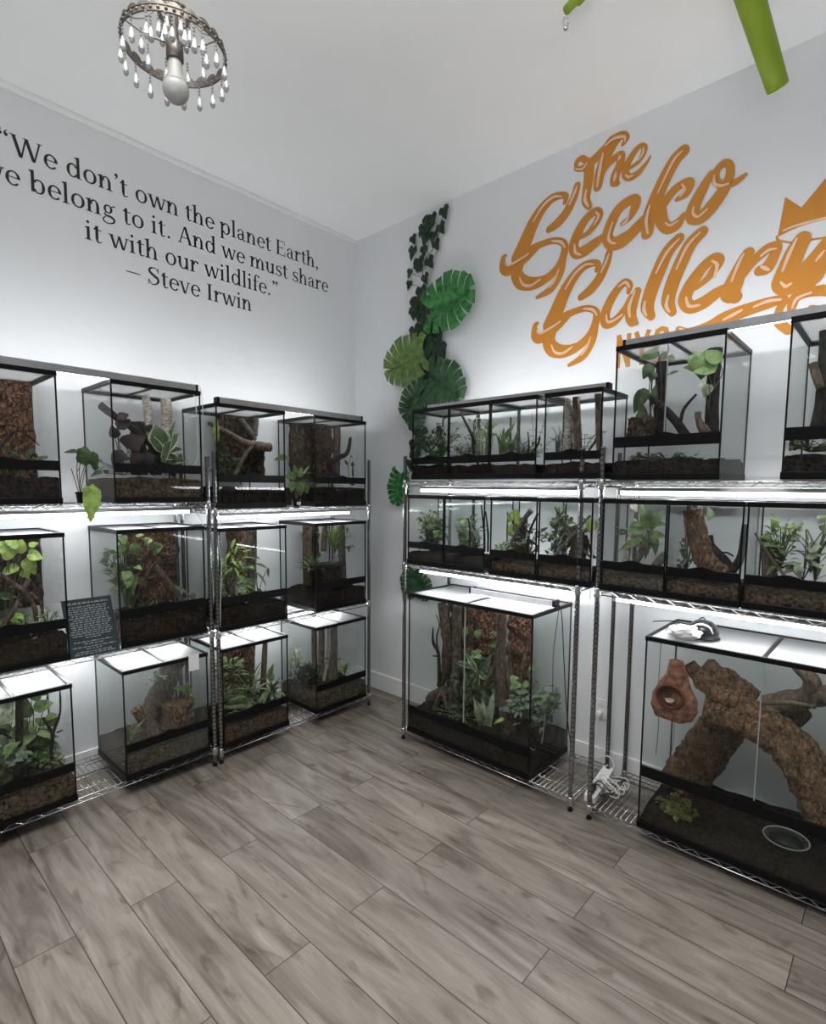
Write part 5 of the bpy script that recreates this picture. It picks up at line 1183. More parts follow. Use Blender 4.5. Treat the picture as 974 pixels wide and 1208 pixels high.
def quote_line(txt, y0, y1, z, root):
    g = Glyphs(MB(), lambda x, y: (0, x, y)); Ltot = g.line(txt); k = (y1 - y0) / Ltot; x = 0.0
    for wd in txt.split(' '):
        mb = MB(); g = Glyphs(mb, lambda a, b: (0.0012, y0 + a * k, z + b * 0.141))
        for c in wd: g.ox = x; x += g.glyph(c)
        x += 0.25
        mb.build('word', M_INK, root)
root = thing('wall_quote', (0.0012, -1.35, 2.86), 'black serif quote lettering on the white wall above the terrariums', 'lettering')
quote_line('\u201cWe don\u2019t own the planet Earth,', -2.345, -0.372, 3.306, root)
quote_line('we belong to it. And we must share', -2.425, -0.284, 3.158, root)
quote_line('it with our wildlife.\u201d', -1.972, -0.735, 3.006, root)
quote_line('\u2013 Steve Irwin', -1.768, -0.949, 2.860, root)

# ------------------------------------------------------------------ the orange logo on the right wall
C4 = (580, 140, 4.87); C5 = (600, 240, 4.87); C6 = (750, 150, 4.348); C7 = (740, 250, 4.162)
def wpt(K, p, off): return wr(K[0] + p[0] / K[2], K[1] + p[1] / K[2], off)
def brush(mb, K, pts, rs, off):
    """one brush stroke on the wall: crop pixels with radii, round ends"""
    W = spline([wpt(K, p, off) for p in pts], 8); rr = lerpr(rs, len(W))
    sc = px2m(W[len(W) // 2]) / K[2] * 1.26; L_ = []; R_ = []
    for i, p in enumerate(W):
        d = (W[min(i + 1, len(W) - 1)] - W[max(i - 1, 0)]).normalized(); n = V((-d.z, 0, d.x)) * (rr[i] * sc)
        L_.append(p + n); R_.append(p - n)
    mb.k = getattr(mb, 'k', 0) + 1; o1 = V((0, -0.00026 * mb.k, 0)); o2 = o1 + V((0, -0.00011, 0))
    for i in range(len(W) - 1): oq = o1 + V((0, -0.000012 * (i % 8), 0)); mb.add([L_[i] + oq, R_[i] + oq, R_[i + 1] + oq, L_[i + 1] + oq], [(0, 1, 2, 3)])
    for i in [0, len(W) - 1] + list(range(8, len(W) - 4, 8)):
        o2 = o2 + V((0, -0.000015, 0)); mb.add([W[i] + o2 + V((math.cos(a * .3142) * rr[i] * sc, 0, math.sin(a * .3142) * rr[i] * sc)) for a in range(20)], [tuple(range(20))])
ROOT = thing('wall_logo', wr(760, 330, 0.002), 'orange brush-script shop lettering painted across the white wall', 'lettering')
def word(name, strokes, hl):
    mb = MB()
    for K, pts, rs in strokes: brush(mb, K, pts, rs, 0.0015)
    o = mb.build(name, M_ORANGE, ROOT); o['label'] = 'orange script word'
    if hl:
        for K, pts, r in hl:
            mb = MB(); brush(mb, K, pts, [r * .5, r, r * .6], 0.0075)
            sub('highlight', mb, M_CREAM, o)['label'] = 'cream highlight stroke'
def shift(K, pts, dx, dy): return [(x + dx, y + dy) for x, y in pts]
word('script_word_the', [
    (C4, [(485, 285), (487, 250), (515, 228), (540, 240)], [9, 12, 14, 14]), (C4, [(480, 288), (520, 285), (580, 240), (640, 190), (700, 130), (750, 95), (772, 112), (752, 148)], [9, 14, 20, 26, 30, 17, 15, 8]),
    (C4, [(560, 260), (556, 340), (545, 420), (540, 470), (558, 505)], [26, 24, 22, 21, 15]), (C4, [(690, 140), (650, 230), (620, 320), (608, 390)], [32, 27, 25, 21]),
    (C4, [(618, 350), (660, 275), (710, 225), (742, 212), (735, 265), (712, 320), (706, 362), (722, 374)], [12, 14, 17, 19, 20, 22, 22, 12]),
    (C4, [(785, 290), (840, 250), (870, 200), (876, 165), (850, 158), (810, 205), (775, 270), (768, 320), (795, 338), (840, 312), (885, 260), (912, 214)], [7, 10, 14, 14, 11, 15, 18, 18, 16, 14, 9, 3])],
    [(C4, [(650, 155), (700, 115), (760, 103), (764, 128)], 7), (C4, [(542, 410), (534, 465), (553, 503)], 8), (C4, [(480, 290), (520, 288), (545, 255)], 6), (C4, [(638, 200), (620, 290), (605, 390)], 8), (C4, [(712, 310), (703, 355)], 8), (C4, [(738, 212), (728, 235)], 7), (C4, [(870, 168), (866, 200), (840, 238)], 6), (C4, [(768, 322), (785, 336), (808, 326)], 6)])
G_ = [([(575, 288), (560, 345), (520, 430), (470, 495), (415, 538)], [17, 19, 22, 23, 17]), ([(505, 385), (512, 352), (490, 342), (430, 362), (370, 425), (320, 510), (280, 605), (235, 700)], [10, 14, 15, 20, 26, 32, 36, 36]),
      ([(165, 690), (150, 705), (150, 760), (175, 775), (220, 750), (290, 690), (340, 650)], [8, 12, 20, 24, 26, 22, 12]),
      ([(230, 715), (300, 660), (380, 620), (450, 603), (500, 622), (500, 680), (465, 755), (400, 820), (320, 850), (255, 838), (228, 790), (245, 735)], [20, 20, 15, 14, 16, 19, 18, 20, 30, 36, 32, 28]),
      ([(502, 690), (478, 790), (425, 880), (345, 930)], [12, 18, 18, 8])]
GH = [([(485, 350), (440, 352), (380, 402), (325, 490)], 7), ([(575, 290), (555, 340), (530, 395)], 7), ([(430, 605), (480, 610), (505, 640)], 7), ([(160, 730), (180, 745), (240, 715), (295, 678)], 6), ([(245, 815), (265, 855), (310, 860), (362, 825)], 7), ([(470, 768), (445, 830), (415, 872)], 6)]
word('script_word_gecko', [(C5, shift(C5, p, -183, -389), r) for p, r in G_] + [
    (C5, [(415, 195), (460, 165), (505, 105), (520, 60), (495, 47), (440, 95), (393, 180), (372, 250), (392, 288), (440, 270), (500, 225), (550, 185)], [9, 12, 17, 18, 17, 20, 24, 24, 24, 26, 22, 12]),
    (C5, [(650, 118), (690, 85), (722, 30), (728, -15), (695, -15), (635, 30), (590, 110), (567, 190), (592, 232), (650, 215), (720, 160), (770, 110)], [9, 14, 20, 24, 22, 23, 26, 26, 28, 32, 24, 16]),
    (C6, [(242, 125), (200, 170), (150, 260), (105, 360), (72, 450), (58, 545)], [24, 26, 27, 29, 29, 24]), (C6, [(110, 450), (145, 390), (200, 320), (262, 282), (280, 295), (255, 340), (210, 372)], [18, 19, 17, 16, 16, 17, 8]),
    (C6, [(125, 440), (135, 490), (165, 520), (210, 500), (248, 450)], [26, 24, 22, 22, 10]), (C6, [(-10, 520), (40, 470)], [16, 14]),
    (C6, [(385, 238), (340, 320), (297, 410), (292, 462), (335, 462), (395, 400), (445, 330), (478, 260), (482, 200), (452, 187), (415, 225), (410, 275), (445, 300), (510, 283), (563, 245)], [12, 22, 27, 27, 27, 28, 24, 18, 15, 15, 14, 16, 14, 13, 7])],
    [(C5, shift(C5, p, -183, -389), r) for p, r in GH] + [(C5, [(500, 50), (515, 72), (490, 122)], 7), (C5, [(377, 235), (382, 280), (412, 295)], 7), (C5, [(595, 110), (572, 190), (585, 222), (612, 230)], 7), (C5, [(690, 55), (675, 100), (650, 120)], 7),
    (C6, [(236, 122), (190, 175), (112, 335)], 6), (C6, [(70, 402), (52, 480), (60, 543)], 7), (C6, [(235, 292), (248, 320), (226, 355)], 6), (C6, [(150, 490), (175, 503), (215, 480)], 6), (C6, [(400, 248), (402, 288), (432, 300), (472, 290)], 7), (C6, [(296, 408), (292, 442), (318, 458), (365, 420)], 6)])
word('script_word_gallery', [(C5, p, r) for p, r in G_] + [
    (C5, [(688, 510), (695, 470), (660, 458), (600, 530), (555, 630), (562, 688), (610, 675), (665, 610), (705, 540)], [10, 14, 18, 20, 23, 24, 20, 16, 16]), (C5, [(738, 505), (712, 580), (700, 640), (712, 680), (732, 690)], [18, 24, 26, 22, 10]),
    (C7, [(252, 132), (195, 200), (150, 300), (112, 400), (98, 470), (118, 515)], [20, 25, 27, 27, 26, 15]), (C7, [(368, 98), (308, 160), (258, 260), (218, 360), (200, 440), (222, 495)], [20, 25, 27, 27, 26, 15]),
    (C7, [(335, 375), (395, 325), (440, 262), (448, 235), (420, 230), (365, 280), (310, 360), (282, 430), (310, 468), (370, 448), (430, 405), (490, 365)], [9, 13, 19, 20, 18, 20, 25, 26, 25, 25, 22, 12]),
    (C7, [(592, 205), (555, 275), (525, 345), (505, 400), (530, 420)], [22, 27, 33, 36, 24]), (C7, [(560, 320), (620, 240), (690, 182), (735, 170), (715, 225), (685, 275), (650, 290)], [14, 18, 20, 16, 20, 24, 20]),
    (C7, [(858, 135), (820, 205), (785, 290), (765, 350), (795, 362), (855, 310), (925, 225), (985, 150)], [28, 34, 38, 40, 36, 30, 26, 24]), (C7, [(1040, 60), (985, 190), (925, 310), (860, 380)], [26, 28, 26, 18])],
    [(C5, p, r) for p, r in GH] + [(C5, [(630, 478), (670, 453), (692, 480)], 7), (C5, [(560, 640), (566, 678), (600, 673), (650, 640)], 7), (C5, [(725, 500), (692, 590), (695, 650)], 8), (C7, [(253, 132), (192, 200), (140, 300)], 6), (C7, [(85, 440), (80, 480), (92, 508)], 7), (C7, [(355, 100), (292, 170), (240, 280)], 6), (C7, [(200, 410), (190, 460), (205, 490)], 7),
    (C7, [(415, 240), (440, 262), (425, 320)], 7), (C7, [(287, 420), (302, 462), (352, 458)], 7), (C7, [(570, 205), (542, 260), (510, 340)], 6), (C7, [(730, 180), (692, 188), (655, 216)], 6), (C7, [(655, 268), (692, 284)], 8), (C7, [(830, 130), (792, 210), (760, 290)], 7), (C7, [(752, 345), (775, 365), (802, 352)], 7), (C7, [(965, 190), (925, 240)], 6)])
word('script_swash', [(C7, [(250, 575), (300, 600), (400, 572), (470, 528), (560, 490), (690, 448), (770, 430), (745, 480), (740, 540), (790, 580)], [12, 26, 30, 28, 26, 22, 14, 14, 16, 18]), (C7, [(805, 470), (825, 420), (890, 395), (980, 385), (1080, 400)], [16, 20, 18, 22, 26]), (C7, [(900, 470), (990, 480), (1080, 440)], [10, 16, 20])],
     [(C7, [(255, 572), (330, 592), (410, 560)], 7), (C7, [(470, 530), (560, 482)], 7), (C7, [(620, 466), (690, 438), (752, 430)], 7), (C7, [(808, 470), (832, 425), (900, 396)], 6)])
mb = MB()
def flat(mb, K, pts, off=0.0015): mb.add([wpt(K, p, off) for p in pts], [tuple(range(len(pts)))])
arc1 = [(722, 572), (760, 545), (810, 520), (860, 500), (920, 482), (974, 470), (1090, 450), (1200, 420)]
flat(mb, C6, [(765, 358), (726, 560), arc1[1], arc1[2], arc1[3], (848, 412)], 0.0011)
flat(mb, C6, [(848, 412), arc1[3], arc1[4], arc1[5], arc1[6], (1010, 215)], 0.0012); flat(mb, C6, [(1010, 215), arc1[6], (1120, 340)], 0.0013); flat(mb, C6, [(1120, 340), arc1[6], arc1[7], (1260, 150)])
brush(mb, C6, [(735, 555), (800, 522), (880, 492), (974, 468), (1090, 448)], [4, 4, 4, 4, 4], 0.0015)
brush(mb, C6, [(722, 560), (728, 580), (760, 588), (810, 592), (900, 578), (1000, 562), (1100, 545)], [4, 5, 4, 4, 4, 4, 4], 0.0015)
cw = mb.build('crown', M_ORANGE, ROOT); cw['label'] = 'orange crown'
mb = MB(); brush(mb, C6, [(755, 530), (830, 502), (974, 465), (1090, 445)], [3, 5, 5, 4], 0.0030); sub('highlight', mb, M_CREAM, cw)['label'] = 'cream line on the crown'
# small capitals NYC, standing partly behind the tall tank
mb = MB()
def caps(x0, x1, z0, z1, segs, r):
    for pts in segs:
        W = [V((x0 + (x1 - x0) * a, -0.0015, z0 + (z1 - z0) * b)) for a, b in pts]
        for i in range(len(W) - 1):
            d = (W[i + 1] - W[i]).normalized(); n = V((-d.z, 0, d.x)) * r; e = d * r * .6
            mb.k = getattr(mb, 'k', 0) + 1; oq = V((0, -0.00003 * mb.k, 0)); mb.add([W[i] + n - e + oq, W[i] - n - e + oq, W[i + 1] - n + e + oq, W[i + 1] + n + e + oq], [(0, 1, 2, 3)])
p0 = wr(730, 398); p1 = wr(790, 388); zb = p0.z - 0.16; zt_ = p0.z + 0.005
wN = (p1.x - p0.x)
caps(p0.x, p0.x + wN * .21, zb, zt_, [[(0, 0), (0, 1)], [(0, 1), (1, 0)], [(1, 0), (1, 1)]], 0.012)
caps(p0.x + wN * .36, p0.x + wN * .60, zb, zt_, [[(0, 1), (.5, .45)], [(1, 1), (.5, .45)], [(.5, .45), (.5, 0)]], 0.012)
caps(p0.x + wN * .74, p0.x + wN * .96, zb, zt_, [[(1, .78), (.85, .95), (.5, 1), (.15, .95), (0, .78), (0, .22), (.15, .05), (.5, 0), (.85, .05), (1, .22)]], 0.012)
mb.build('capital_letters', M_ORANGE, ROOT)['label'] = 'orange capitals NYC'

# ------------------------------------------------------------------ trailing vine on the right wall
rn = random.Random(11)
VINE = thing('trailing_vine', wr(500, 590, 0.01), 'long green trailing vine of ivy and monstera leaves hanging on the wall', 'vine')
main = [(282, 62), (268, 90), (250, 150), (235, 215), (205, 260), (185, 300), (190, 360), (180, 440), (165, 520), (200, 580), (215, 660), (225, 740), (180, 820), (165, 900), (150, 980), (140, 1060), (120, 1110)]
mb = MB(); mb.tube(spline([wpt(K6, p, 0.012) for p in main], 6), 0.0022, 6)
for p, q in (((250, 150), (205, 140)), ((205, 140), (150, 195)), ((150, 195), (150, 245)), ((205, 260), (175, 285)), ((190, 360), (137, 325)), ((180, 390), (135, 368)), ((235, 215), (232, 260)), ((185, 300), (212, 280))):
    mb.tube(spline([wpt(K6, p, 0.012), wpt(K6, ((p[0] + q[0]) / 2 + 6, (p[1] + q[1]) / 2 - 6), 0.02), wpt(K6, q, 0.012)], 5), 0.0014, 5)
mb.build('stem', M_STEMD, VINE)
def outline_leaf(c, size, ang, shape, m, name, off):
    """a lobed leaf hanging a little off the wall, gently cupped, 1 mm thick"""
    pts = []
    if shape == 'ivy':
        half = [(.0, .26), (.10, .36), (.24, .42), (.36, .36), (.46, .20), (.50, .02), (.40, -.08), (.30, -.16), (.24, -.34), (.13, -.54), (0, -.74)]
        loop = [V((x, -.06 * abs(x), y)) for x, y in half] + [V((-x, -.06 * abs(x), y)) for x, y in reversed(half[1:-1])]
        bm_v = [V((0, -.10, -.02))] + loop; n_ = len(loop)
        faces = [(0, 1 + (i + 1) % n_, 1 + i) for i in range(n_)]
    else:   # monstera: a broad heart split from the edge towards the midrib
        bm_v = []; faces = []; NS = 7
        yt = [.40 - .98 * k / NS for k in range(NS + 1)]
        wdt = [.34, .50, .58, .60, .56, .46, .32, .05]; dro = [.30, .20, .08, -.04, -.14, -.22, -.24, -.20]
        for sd_ in (1, -1):
            for k in range(NS):
                gap = 0.0 if k == 3 else 0.17
                o = len(bm_v); N_ = 7
                for i in range(N_ + 1):
                    t = i / N_; cut = gap * max(0, t - .26) / .74
                    for f in (0, 1):
                        kk = k + f; w0 = wdt[kk] * (1.0 if f == 0 or True else 1); yy = yt[kk] + dro[kk] * t * (0.7 + .3 * t)
                        mid_ = (yt[k] + yt[k + 1]) / 2 + (dro[k] + dro[k + 1]) / 2 * t * (0.7 + .3 * t)
                        yy = yy + (mid_ - yy) * cut * 2.2; xx = w0 * t * (1 - (0.10 * cut * 4 if t > .95 else 0))
                        bm_v.append(V((sd_ * xx, -.14 * math.sin(t * 2.4), yy)))
                for i in range(N_):
                    q = o + i * 2; f = (q, q + 2, q + 3, q + 1); faces.append(f if sd_ < 0 else tuple(reversed(f)))
    ca, sa = math.cos(ang), math.sin(ang); C0 = wpt(K6, c, off); sc_ = size
    yaw_ = rn.uniform(-.25, .25)
    mb = MB(); vv = []
    for q in bm_v:
        x = q.x * ca - q.z * sa; z = q.x * sa + q.z * ca
        vv.append(C0 + V((x * sc_, q.y * sc_ * .8 + x * yaw_ * sc_ * .3, z * sc_)))
    for q in vv: q.y = min(q.y, -0.003)
    mb.add(vv, faces, 0, shape != 'ivy'); mb.build(name, LF[m], VINE)
sc_ = px2m(wr(500, 400)) / 3.18
for (x, y, r, a) in [(266, 92, 25, .3), (205, 138, 34, -.5), (254, 152, 24, .5), (150, 196, 20, .4), (196, 192, 24, -.3), (236, 215, 22, .4), (190, 238, 20, 0), (148, 243, 26, -.3), (172, 285, 28, .2), (212, 280, 25, .5), (137, 322, 18, -.4), (195, 342, 22, .3), (135, 366, 18, -.3), (180, 395, 30, .1), (158, 440, 32, -.3), (200, 440, 32, .3), (170, 478, 26, .1), (192, 510, 24, 0),
                     (150, 545, 24, -.4), (205, 548, 36, .2), (240, 570, 34, .5), (258, 610, 30, .4), (205, 600, 34, -.1), (232, 650, 26, .2), (180, 560, 24, -.2), (220, 420, 24, .5), (222, 118, 24, .2), (183, 160, 22, -.5), (165, 870, 30, 0), (185, 930, 34, .2), (150, 970, 26, -.3), (140, 1040, 24, .1), (168, 425, 30, .4), (190, 465, 30, -.2), (150, 470, 26, .1), (215, 520, 30, .3), (175, 530, 28, 0), (235, 545, 26, -.3), (195, 575, 32, .2), (225, 600, 32, 0), (245, 640, 28, .4), (190, 650, 30, -.3), (212, 690, 30, .1), (235, 700, 26, .4), (195, 725, 30, 0), (155, 900, 34, .3), (175, 965, 36, -.2), (158, 1010, 34, .2), (200, 165, 30, .1), (225, 185, 22, -.2), (165, 300, 20, .2)]:
    outline_leaf((x, y), r * 1.9 * sc_, a, 'ivy', 'ivy', 'ivy_leaf', 0.02 + rn.random() * 0.02)
for (x, y, r, a, m) in [(278, 440, 175, 1.75, 'monst'), (138, 652, 165, -1.9 + 0.55, 'monsty'), (262, 745, 165, 1.0, 'monstd'), (165, 800, 120, -.9, 'monstd'), (100, 1120, 110, -.2, 'monst'), (160, 850, 90, .3, 'monstd')]:
    outline_leaf((x, y), r * 1.0 * sc_, a, 'monstera', m, 'monstera_leaf', 0.03 + rn.random() * 0.012)
p_ = (K6[0], K6[1], K6[2])
for (u, v, r, a) in [(486, 684, 100, -.3), (497, 690, 90, .8)]:
    outline_leaf(((u - 440) * 3.18, (v - 220) * 3.18), r * sc_, a, 'monstera', 'monstd', 'monstera_leaf', 0.03)

# ------------------------------------------------------------------ chandelier
def cpoint(u, v, d): return CAM + ray(u, v) * d
D0 = 1.36
Cc = cpoint(206, 58, D0)
M_BRASS = mat('aged_silver_metal', (0.14, 0.125, 0.108), 0.45, 0.75, var=0.25, scale=60)
M_CRYS = bpy.data.materials.new('clear_crystal'); N_, L__ = nodes_of(M_CRYS); pp = N_['Principled BSDF']
pp.inputs['Base Color'].default_value = (0.34, 0.34, 0.34, 1); pp.inputs['Roughness'].default_value = 0.35; pp.inputs['Specular IOR Level'].default_value = 0.25; pp.inputs['Transmission Weight'].default_value = 0.55; pp.inputs['IOR'].default_value = 1.45
tcn = N_.new('ShaderNodeTexCoord'); nzn = N_.new('ShaderNodeTexNoise'); nzn.inputs['Scale'].default_value = 90; L__.new(tcn.outputs['Object'], nzn.inputs['Vector'])
bpn = N_.new('ShaderNodeBump'); bpn.inputs['Strength'].default_value = 0.3; bpn.inputs['Distance'].default_value = 0.004; L__.new(nzn.outputs[0], bpn.inputs['Height']); L__.new(bpn.outputs[0], pp.inputs['Normal'])
CH = thing('crystal_chandelier', Cc, 'small metal ring chandelier with dangling crystal drops and one bare bulb', 'chandelier')
R0 = 0.121
def band(r, z0, h, n, scal, hs):
    mb = MB(); N2 = n * 6; th = 0.0016; vs = []; fs = []
    for j in range(N2):
        a = 2 * math.pi * j / N2; top = z0 + h + hs * abs(math.sin(a * n / 2)) ** 0.7
        for (rr, zz) in ((r, z0), (r, top), (r - th, top), (r - th, z0)): vs.append(Cc + V((rr * math.cos(a), rr * math.sin(a), zz)))
    for j in range(N2):
        k = (j + 1) % N2
        for q in range(4): fs.append((j * 4 + q, k * 4 + q, k * 4 + (q + 1) % 4, j * 4 + (q + 1) % 4))
    mb.add(vs, fs)
    for zz in (z0, z0 + h):
        ring = [Cc + V((r * math.cos(2 * math.pi * j / 48), r * math.sin(2 * math.pi * j / 48), zz)) for j in range(49)]
        mb.tube(ring, 0.0022, 6)
    for j in range(n * 2):
        a = math.pi * j / n; p = Cc + V((r * 1.005 * math.cos(a), r * 1.005 * math.sin(a), z0 + h * .5)); mb.blob(p, h * .30, sub=1, rough=0)
    return mb
band(R0, -0.007, 0.014, 22, 0, 0.011).build('filigree_ring', M_BRASS, CH)
band(0.036, 0.075, 0.010, 9, 0, 0.006).build('upper_crown', M_BRASS, CH)
arms = MB()
for k in range(3):
    a = 2.1 * k + 0.5; d = V((math.cos(a), math.sin(a), 0))
    arms.tube(spline([Cc + d * R0, Cc + d * .07 + V((0, 0, -.006)), Cc + d * .022 + V((0, 0, .004))], 5), 0.0016, 5)
    arms.tube(spline([Cc + d * R0 + V((0, 0, .006)), Cc + d * .075 + V((0, 0, .028)), Cc + d * .036 + V((0, 0, .078))], 6), 0.0013, 5)
arms.build('support_wires', M_BRASS, CH)
MB().lathe([(0.004, 0.10), (0.010, 0.095), (0.011, 0.02), (0.0205, 0.012), (0.0205, -0.026), (0.017, -0.028)], Cc, n=20).build('bulb_socket', M_BRASS, CH)
MB().lathe([(0.0150, -0.024), (0.0165, -0.040), (0.0195, -0.062), (0.0275, -0.080), (0.0285, -0.083)], Cc, n=28).build('bulb_base', mat('white_bulb_base', (0.28, 0.28, 0.27), 0.5, var=0.02), CH)
prof = [(0.0282, -0.083)] + [(0.0315 * math.cos(math.radians(a)), -0.096 - 0.0315 * math.sin(math.radians(a))) for a in range(-24, 90, 12)] + [(0.0004, -0.1276)]
MB().lathe(prof, Cc, n=28).build('bulb', mat('frosted_bulb_glass', (0.36, 0.36, 0.35), 0.3, var=0.02), CH)
def drop(p, s_=1.0):
    mb = MB(); q = p.copy()
    for k in range(3): mb.blob(q + V((0, 0, -0.004 - 0.008 * k)), 0.0032, sub=1, rough=0)
    mb.lathe([(0.0004, -0.026), (0.003 * s_, -0.032), (0.0062 * s_, -0.046), (0.0066 * s_, -0.053), (0.004 * s_, -0.060), (0.0004, -0.063)], q, n=8, smooth=False)
    mb.build('crystal_drop', M_CRYS, CH)
for k in range(18):
    a = 2 * math.pi * k / 18 + .1; drop(Cc + V((R0 * math.cos(a), R0 * math.sin(a), -0.006)), 1.1)
for k in range(9):
    a = 2 * math.pi * k / 9 + .2; drop(Cc + V((R0 * .62 * math.cos(a), R0 * .62 * math.sin(a), 0.024)), 1.2)
for k in range(7):
    a = 2 * math.pi * k / 7; drop(Cc + V((0.036 * math.cos(a), 0.036 * math.sin(a), 0.075)), 1.1)
MB().tube([(Cc.x, Cc.y, Cc.z + 0.09), (Cc.x, Cc.y, H - 0.02)], 0.004, 8).build('hanging_cord', M_CORD_W, CH)
MB().lathe([(0.055, H), (0.055, H - 0.010), (0.02, H - 0.028), (0.0004, H - 0.028)], (Cc.x, Cc.y, 0), n=24).build('ceiling_canopy', M_BRASS, CH)

# ------------------------------------------------------------------ green hanging things at the ceiling
M_GREEN = mat('olive_green_paint', (0.20, 0.30, 0.012), 0.5, var=0.06, scale=12)
e1 = hit(862, -75, 2, H); e0 = CAM + ray(917, 103).normalized() * ((e1 - CAM).length * 1.03)
r0 = thing('hanging_green_pole', (e1.x, e1.y, H), 'tapered olive-green pole hanging from the ceiling near the logo wall', 'pole')
ax = (e1 - e0).normalized()
sp = [e0.lerp(e1, i / 8) for i in range(9)]; sp[-1] = e1 + ax * 0.0
MB().tube(sp, [0.039 + 0.012 * i / 8 for i in range(9)], 24).build('pole', M_GREEN, r0)
MB().tube([e0 - ax * 0.006, e0 + ax * 0.001], 0.0395, 24).build('end_cap', mat('pale_cap', (0.62, 0.66, 0.48), 0.5, var=0.03), r0)
g0 = cpoint(667, 30, 2.1)
r1 = thing('green_hanging_strap', g0, 'green wrapped cord with a metal snap clip hanging from the ceiling', 'strap')
p_top = hit(676, -8, 2, H - 0.3)
c1 = cpoint(668, 12, 2.1); c2 = cpoint(676, 3, 2.1); c3 = cpoint(690, -12, 2.1)
MB().tube(spline([c1, c2, c3, V((c3.x, c3.y, H))], 6), [0.017] * 8 + [0.024] * 4 + [0.02] * 7, 12, rough=0.1, rs=60).build('wrapped_cord', M_GREEN, r1)
mb = MB(); loop = [g0 + RT * (0.010 * math.cos(t * .5236)) + UP * (0.02 * math.sin(t * .5236) + 0.012) for t in range(13)]
mb.tube(loop, 0.0032, 8); mb.blob(g0 - UP * 0.010, 0.010, sub=2, rough=0); mb.build('snap_clip', M_CHROME, r1)

# ------------------------------------------------------------------ things on and around the racks
def potted(base, r, h, label, leaves_fn, pot_label=False):
    o = thing('potted_plant', base, label, 'potted plant')
    MB().lathe([(r * .74, 0), (r * .98, h * .86), (r * 1.08, h * .86), (r * 1.08, h), (r * .96, h), (r * .94, h * .88), (0.0004, h * .86)], base, n=20).build('pot', M_BLACK, o)
    MB().lathe([(r * .94, h * .89), (0.0004, h * .92)], base, n=16).build('soil', SOIL['dark'], o)
    fo, st = MB(), MB(); leaves_fn(fo, st); st.build('stem', M_STEM, o)
    return o, fo
def lq(K, p, x): return hit(K[0] + p[0] / K[2], K[1] + p[1] / K[2], 0, x)
# plant in a small pot between the first two top tanks
xb = 0.40; b0 = lq(K1, (358, 722), xb); b0.z = ZL['a'][2] + 0.004
def lv1(fo, st):
    for (a, b, w_) in [((375, 560), (375, 470), 70), ((345, 495), (282, 500), 20), ((410, 495), (420, 585), 40), ((365, 480), (350, 540), 40)]:
        p, q = lq(K1, a, xb), lq(K1, b, xb); s_ = px2m(p) / 3.746
        fo.leaf(p, q, tocam(p) + 0.3 * rvec(rn), w_ * s_, 'ovate', bend=.1)
        st.tube(spline([b0 + V((0, 0, .04)), (b0 + p) / 2 + V((0, -.01, .02)), p], 5), 0.002, 5)
    st.tube(spline([b0 + V((0, 0, .05)), lq(K1, (340, 600), xb), lq(K1, (350, 570), xb)], 5), 0.0016, 5)
o, fo = potted(b0, 0.022, 0.055, 'small black pot with dark oval leaves on the top shelf between two tanks', lv1); fo.build('foliage', LF['dark'], o)
mb = MB(); p, q = lq(K1, (410, 640), 0.485), lq(K1, (400, 808), 0.505); mb.leaf(p, q, tocam(p) + V((0, 0, .2)), 72 * px2m(p) / 3.746, 'ovate', bend=.08); mb.leaf(lq(K1, (385, 680), .49), lq(K1, (375, 645), .49), tocam(p), 30 * px2m(p) / 3.746, 'ovate')
mb.build('hanging_leaf', LF['bright'], o)['label'] = 'yellow-green leaf drooping over the shelf edge'
MB().tube([b0 + V((0.015, -0.012, .05)), lq(K1, (315, 572), xb)], 0.0022, 6).build('plant_stake', mat('red_stake', (0.16, 0.03, 0.04), 0.5, var=.1), o)
# potted plant between the third and fourth top tanks
xb = 0.455; b1 = lq(K4, (524, 640), xb); b1.z = ZL['b'][2] + 0.004
def lv2(fo, st):
    for (a, b, w_) in [((540, 520), (545, 590), 44), ((520, 510), (485, 470), 40), ((560, 520), (580, 580), 36), ((555, 490), (590, 440), 10), ((480, 400), (420, 415), 30), ((510, 520), (500, 570), 34), ((540, 500), (550, 450), 30), ((505, 490), (470, 500), 34), ((560, 510), (585, 540), 30), ((525, 480), (515, 440), 26)]:
        p, q = lq(K4, a, xb), lq(K4, b, xb); s_ = px2m(p) / 4.058
        fo.leaf(p, q, tocam(p) + 0.4 * rvec(rn), w_ * s_, 'ovate', bend=.1)
        st.tube(spline([b1 + V((0, 0, .04)), (b1 + p) / 2 + V((0, .004, .02)), p], 5), 0.0014, 5)
o, fo = potted(b1, 0.030, 0.050, 'small black nursery pot with a green plant between the third and fourth top tanks', lv2); fo.build('foliage', LF['mid'], o)
pl = MB(); cv = b1 + V((0.0318, -0.0005, 0.022))
pl.box((cv.x - 0.001, cv.y - 0.014, cv.z - 0.009), (cv.x + 0.0008, cv.y + 0.014, cv.z + 0.009)); pl.build('pot_label', M_WHITEP, o)['label'] = 'white pot label'
pl = MB()
for k in range(3): pl.box((cv.x + 0.0009, cv.y - 0.010, cv.z - 0.005 + k * 0.0045), (cv.x + 0.0012, cv.y + (0.009, 0.004, 0.010)[k], cv.z - 0.0035 + k * 0.0045))
pl.build('label_print', M_INK, o)
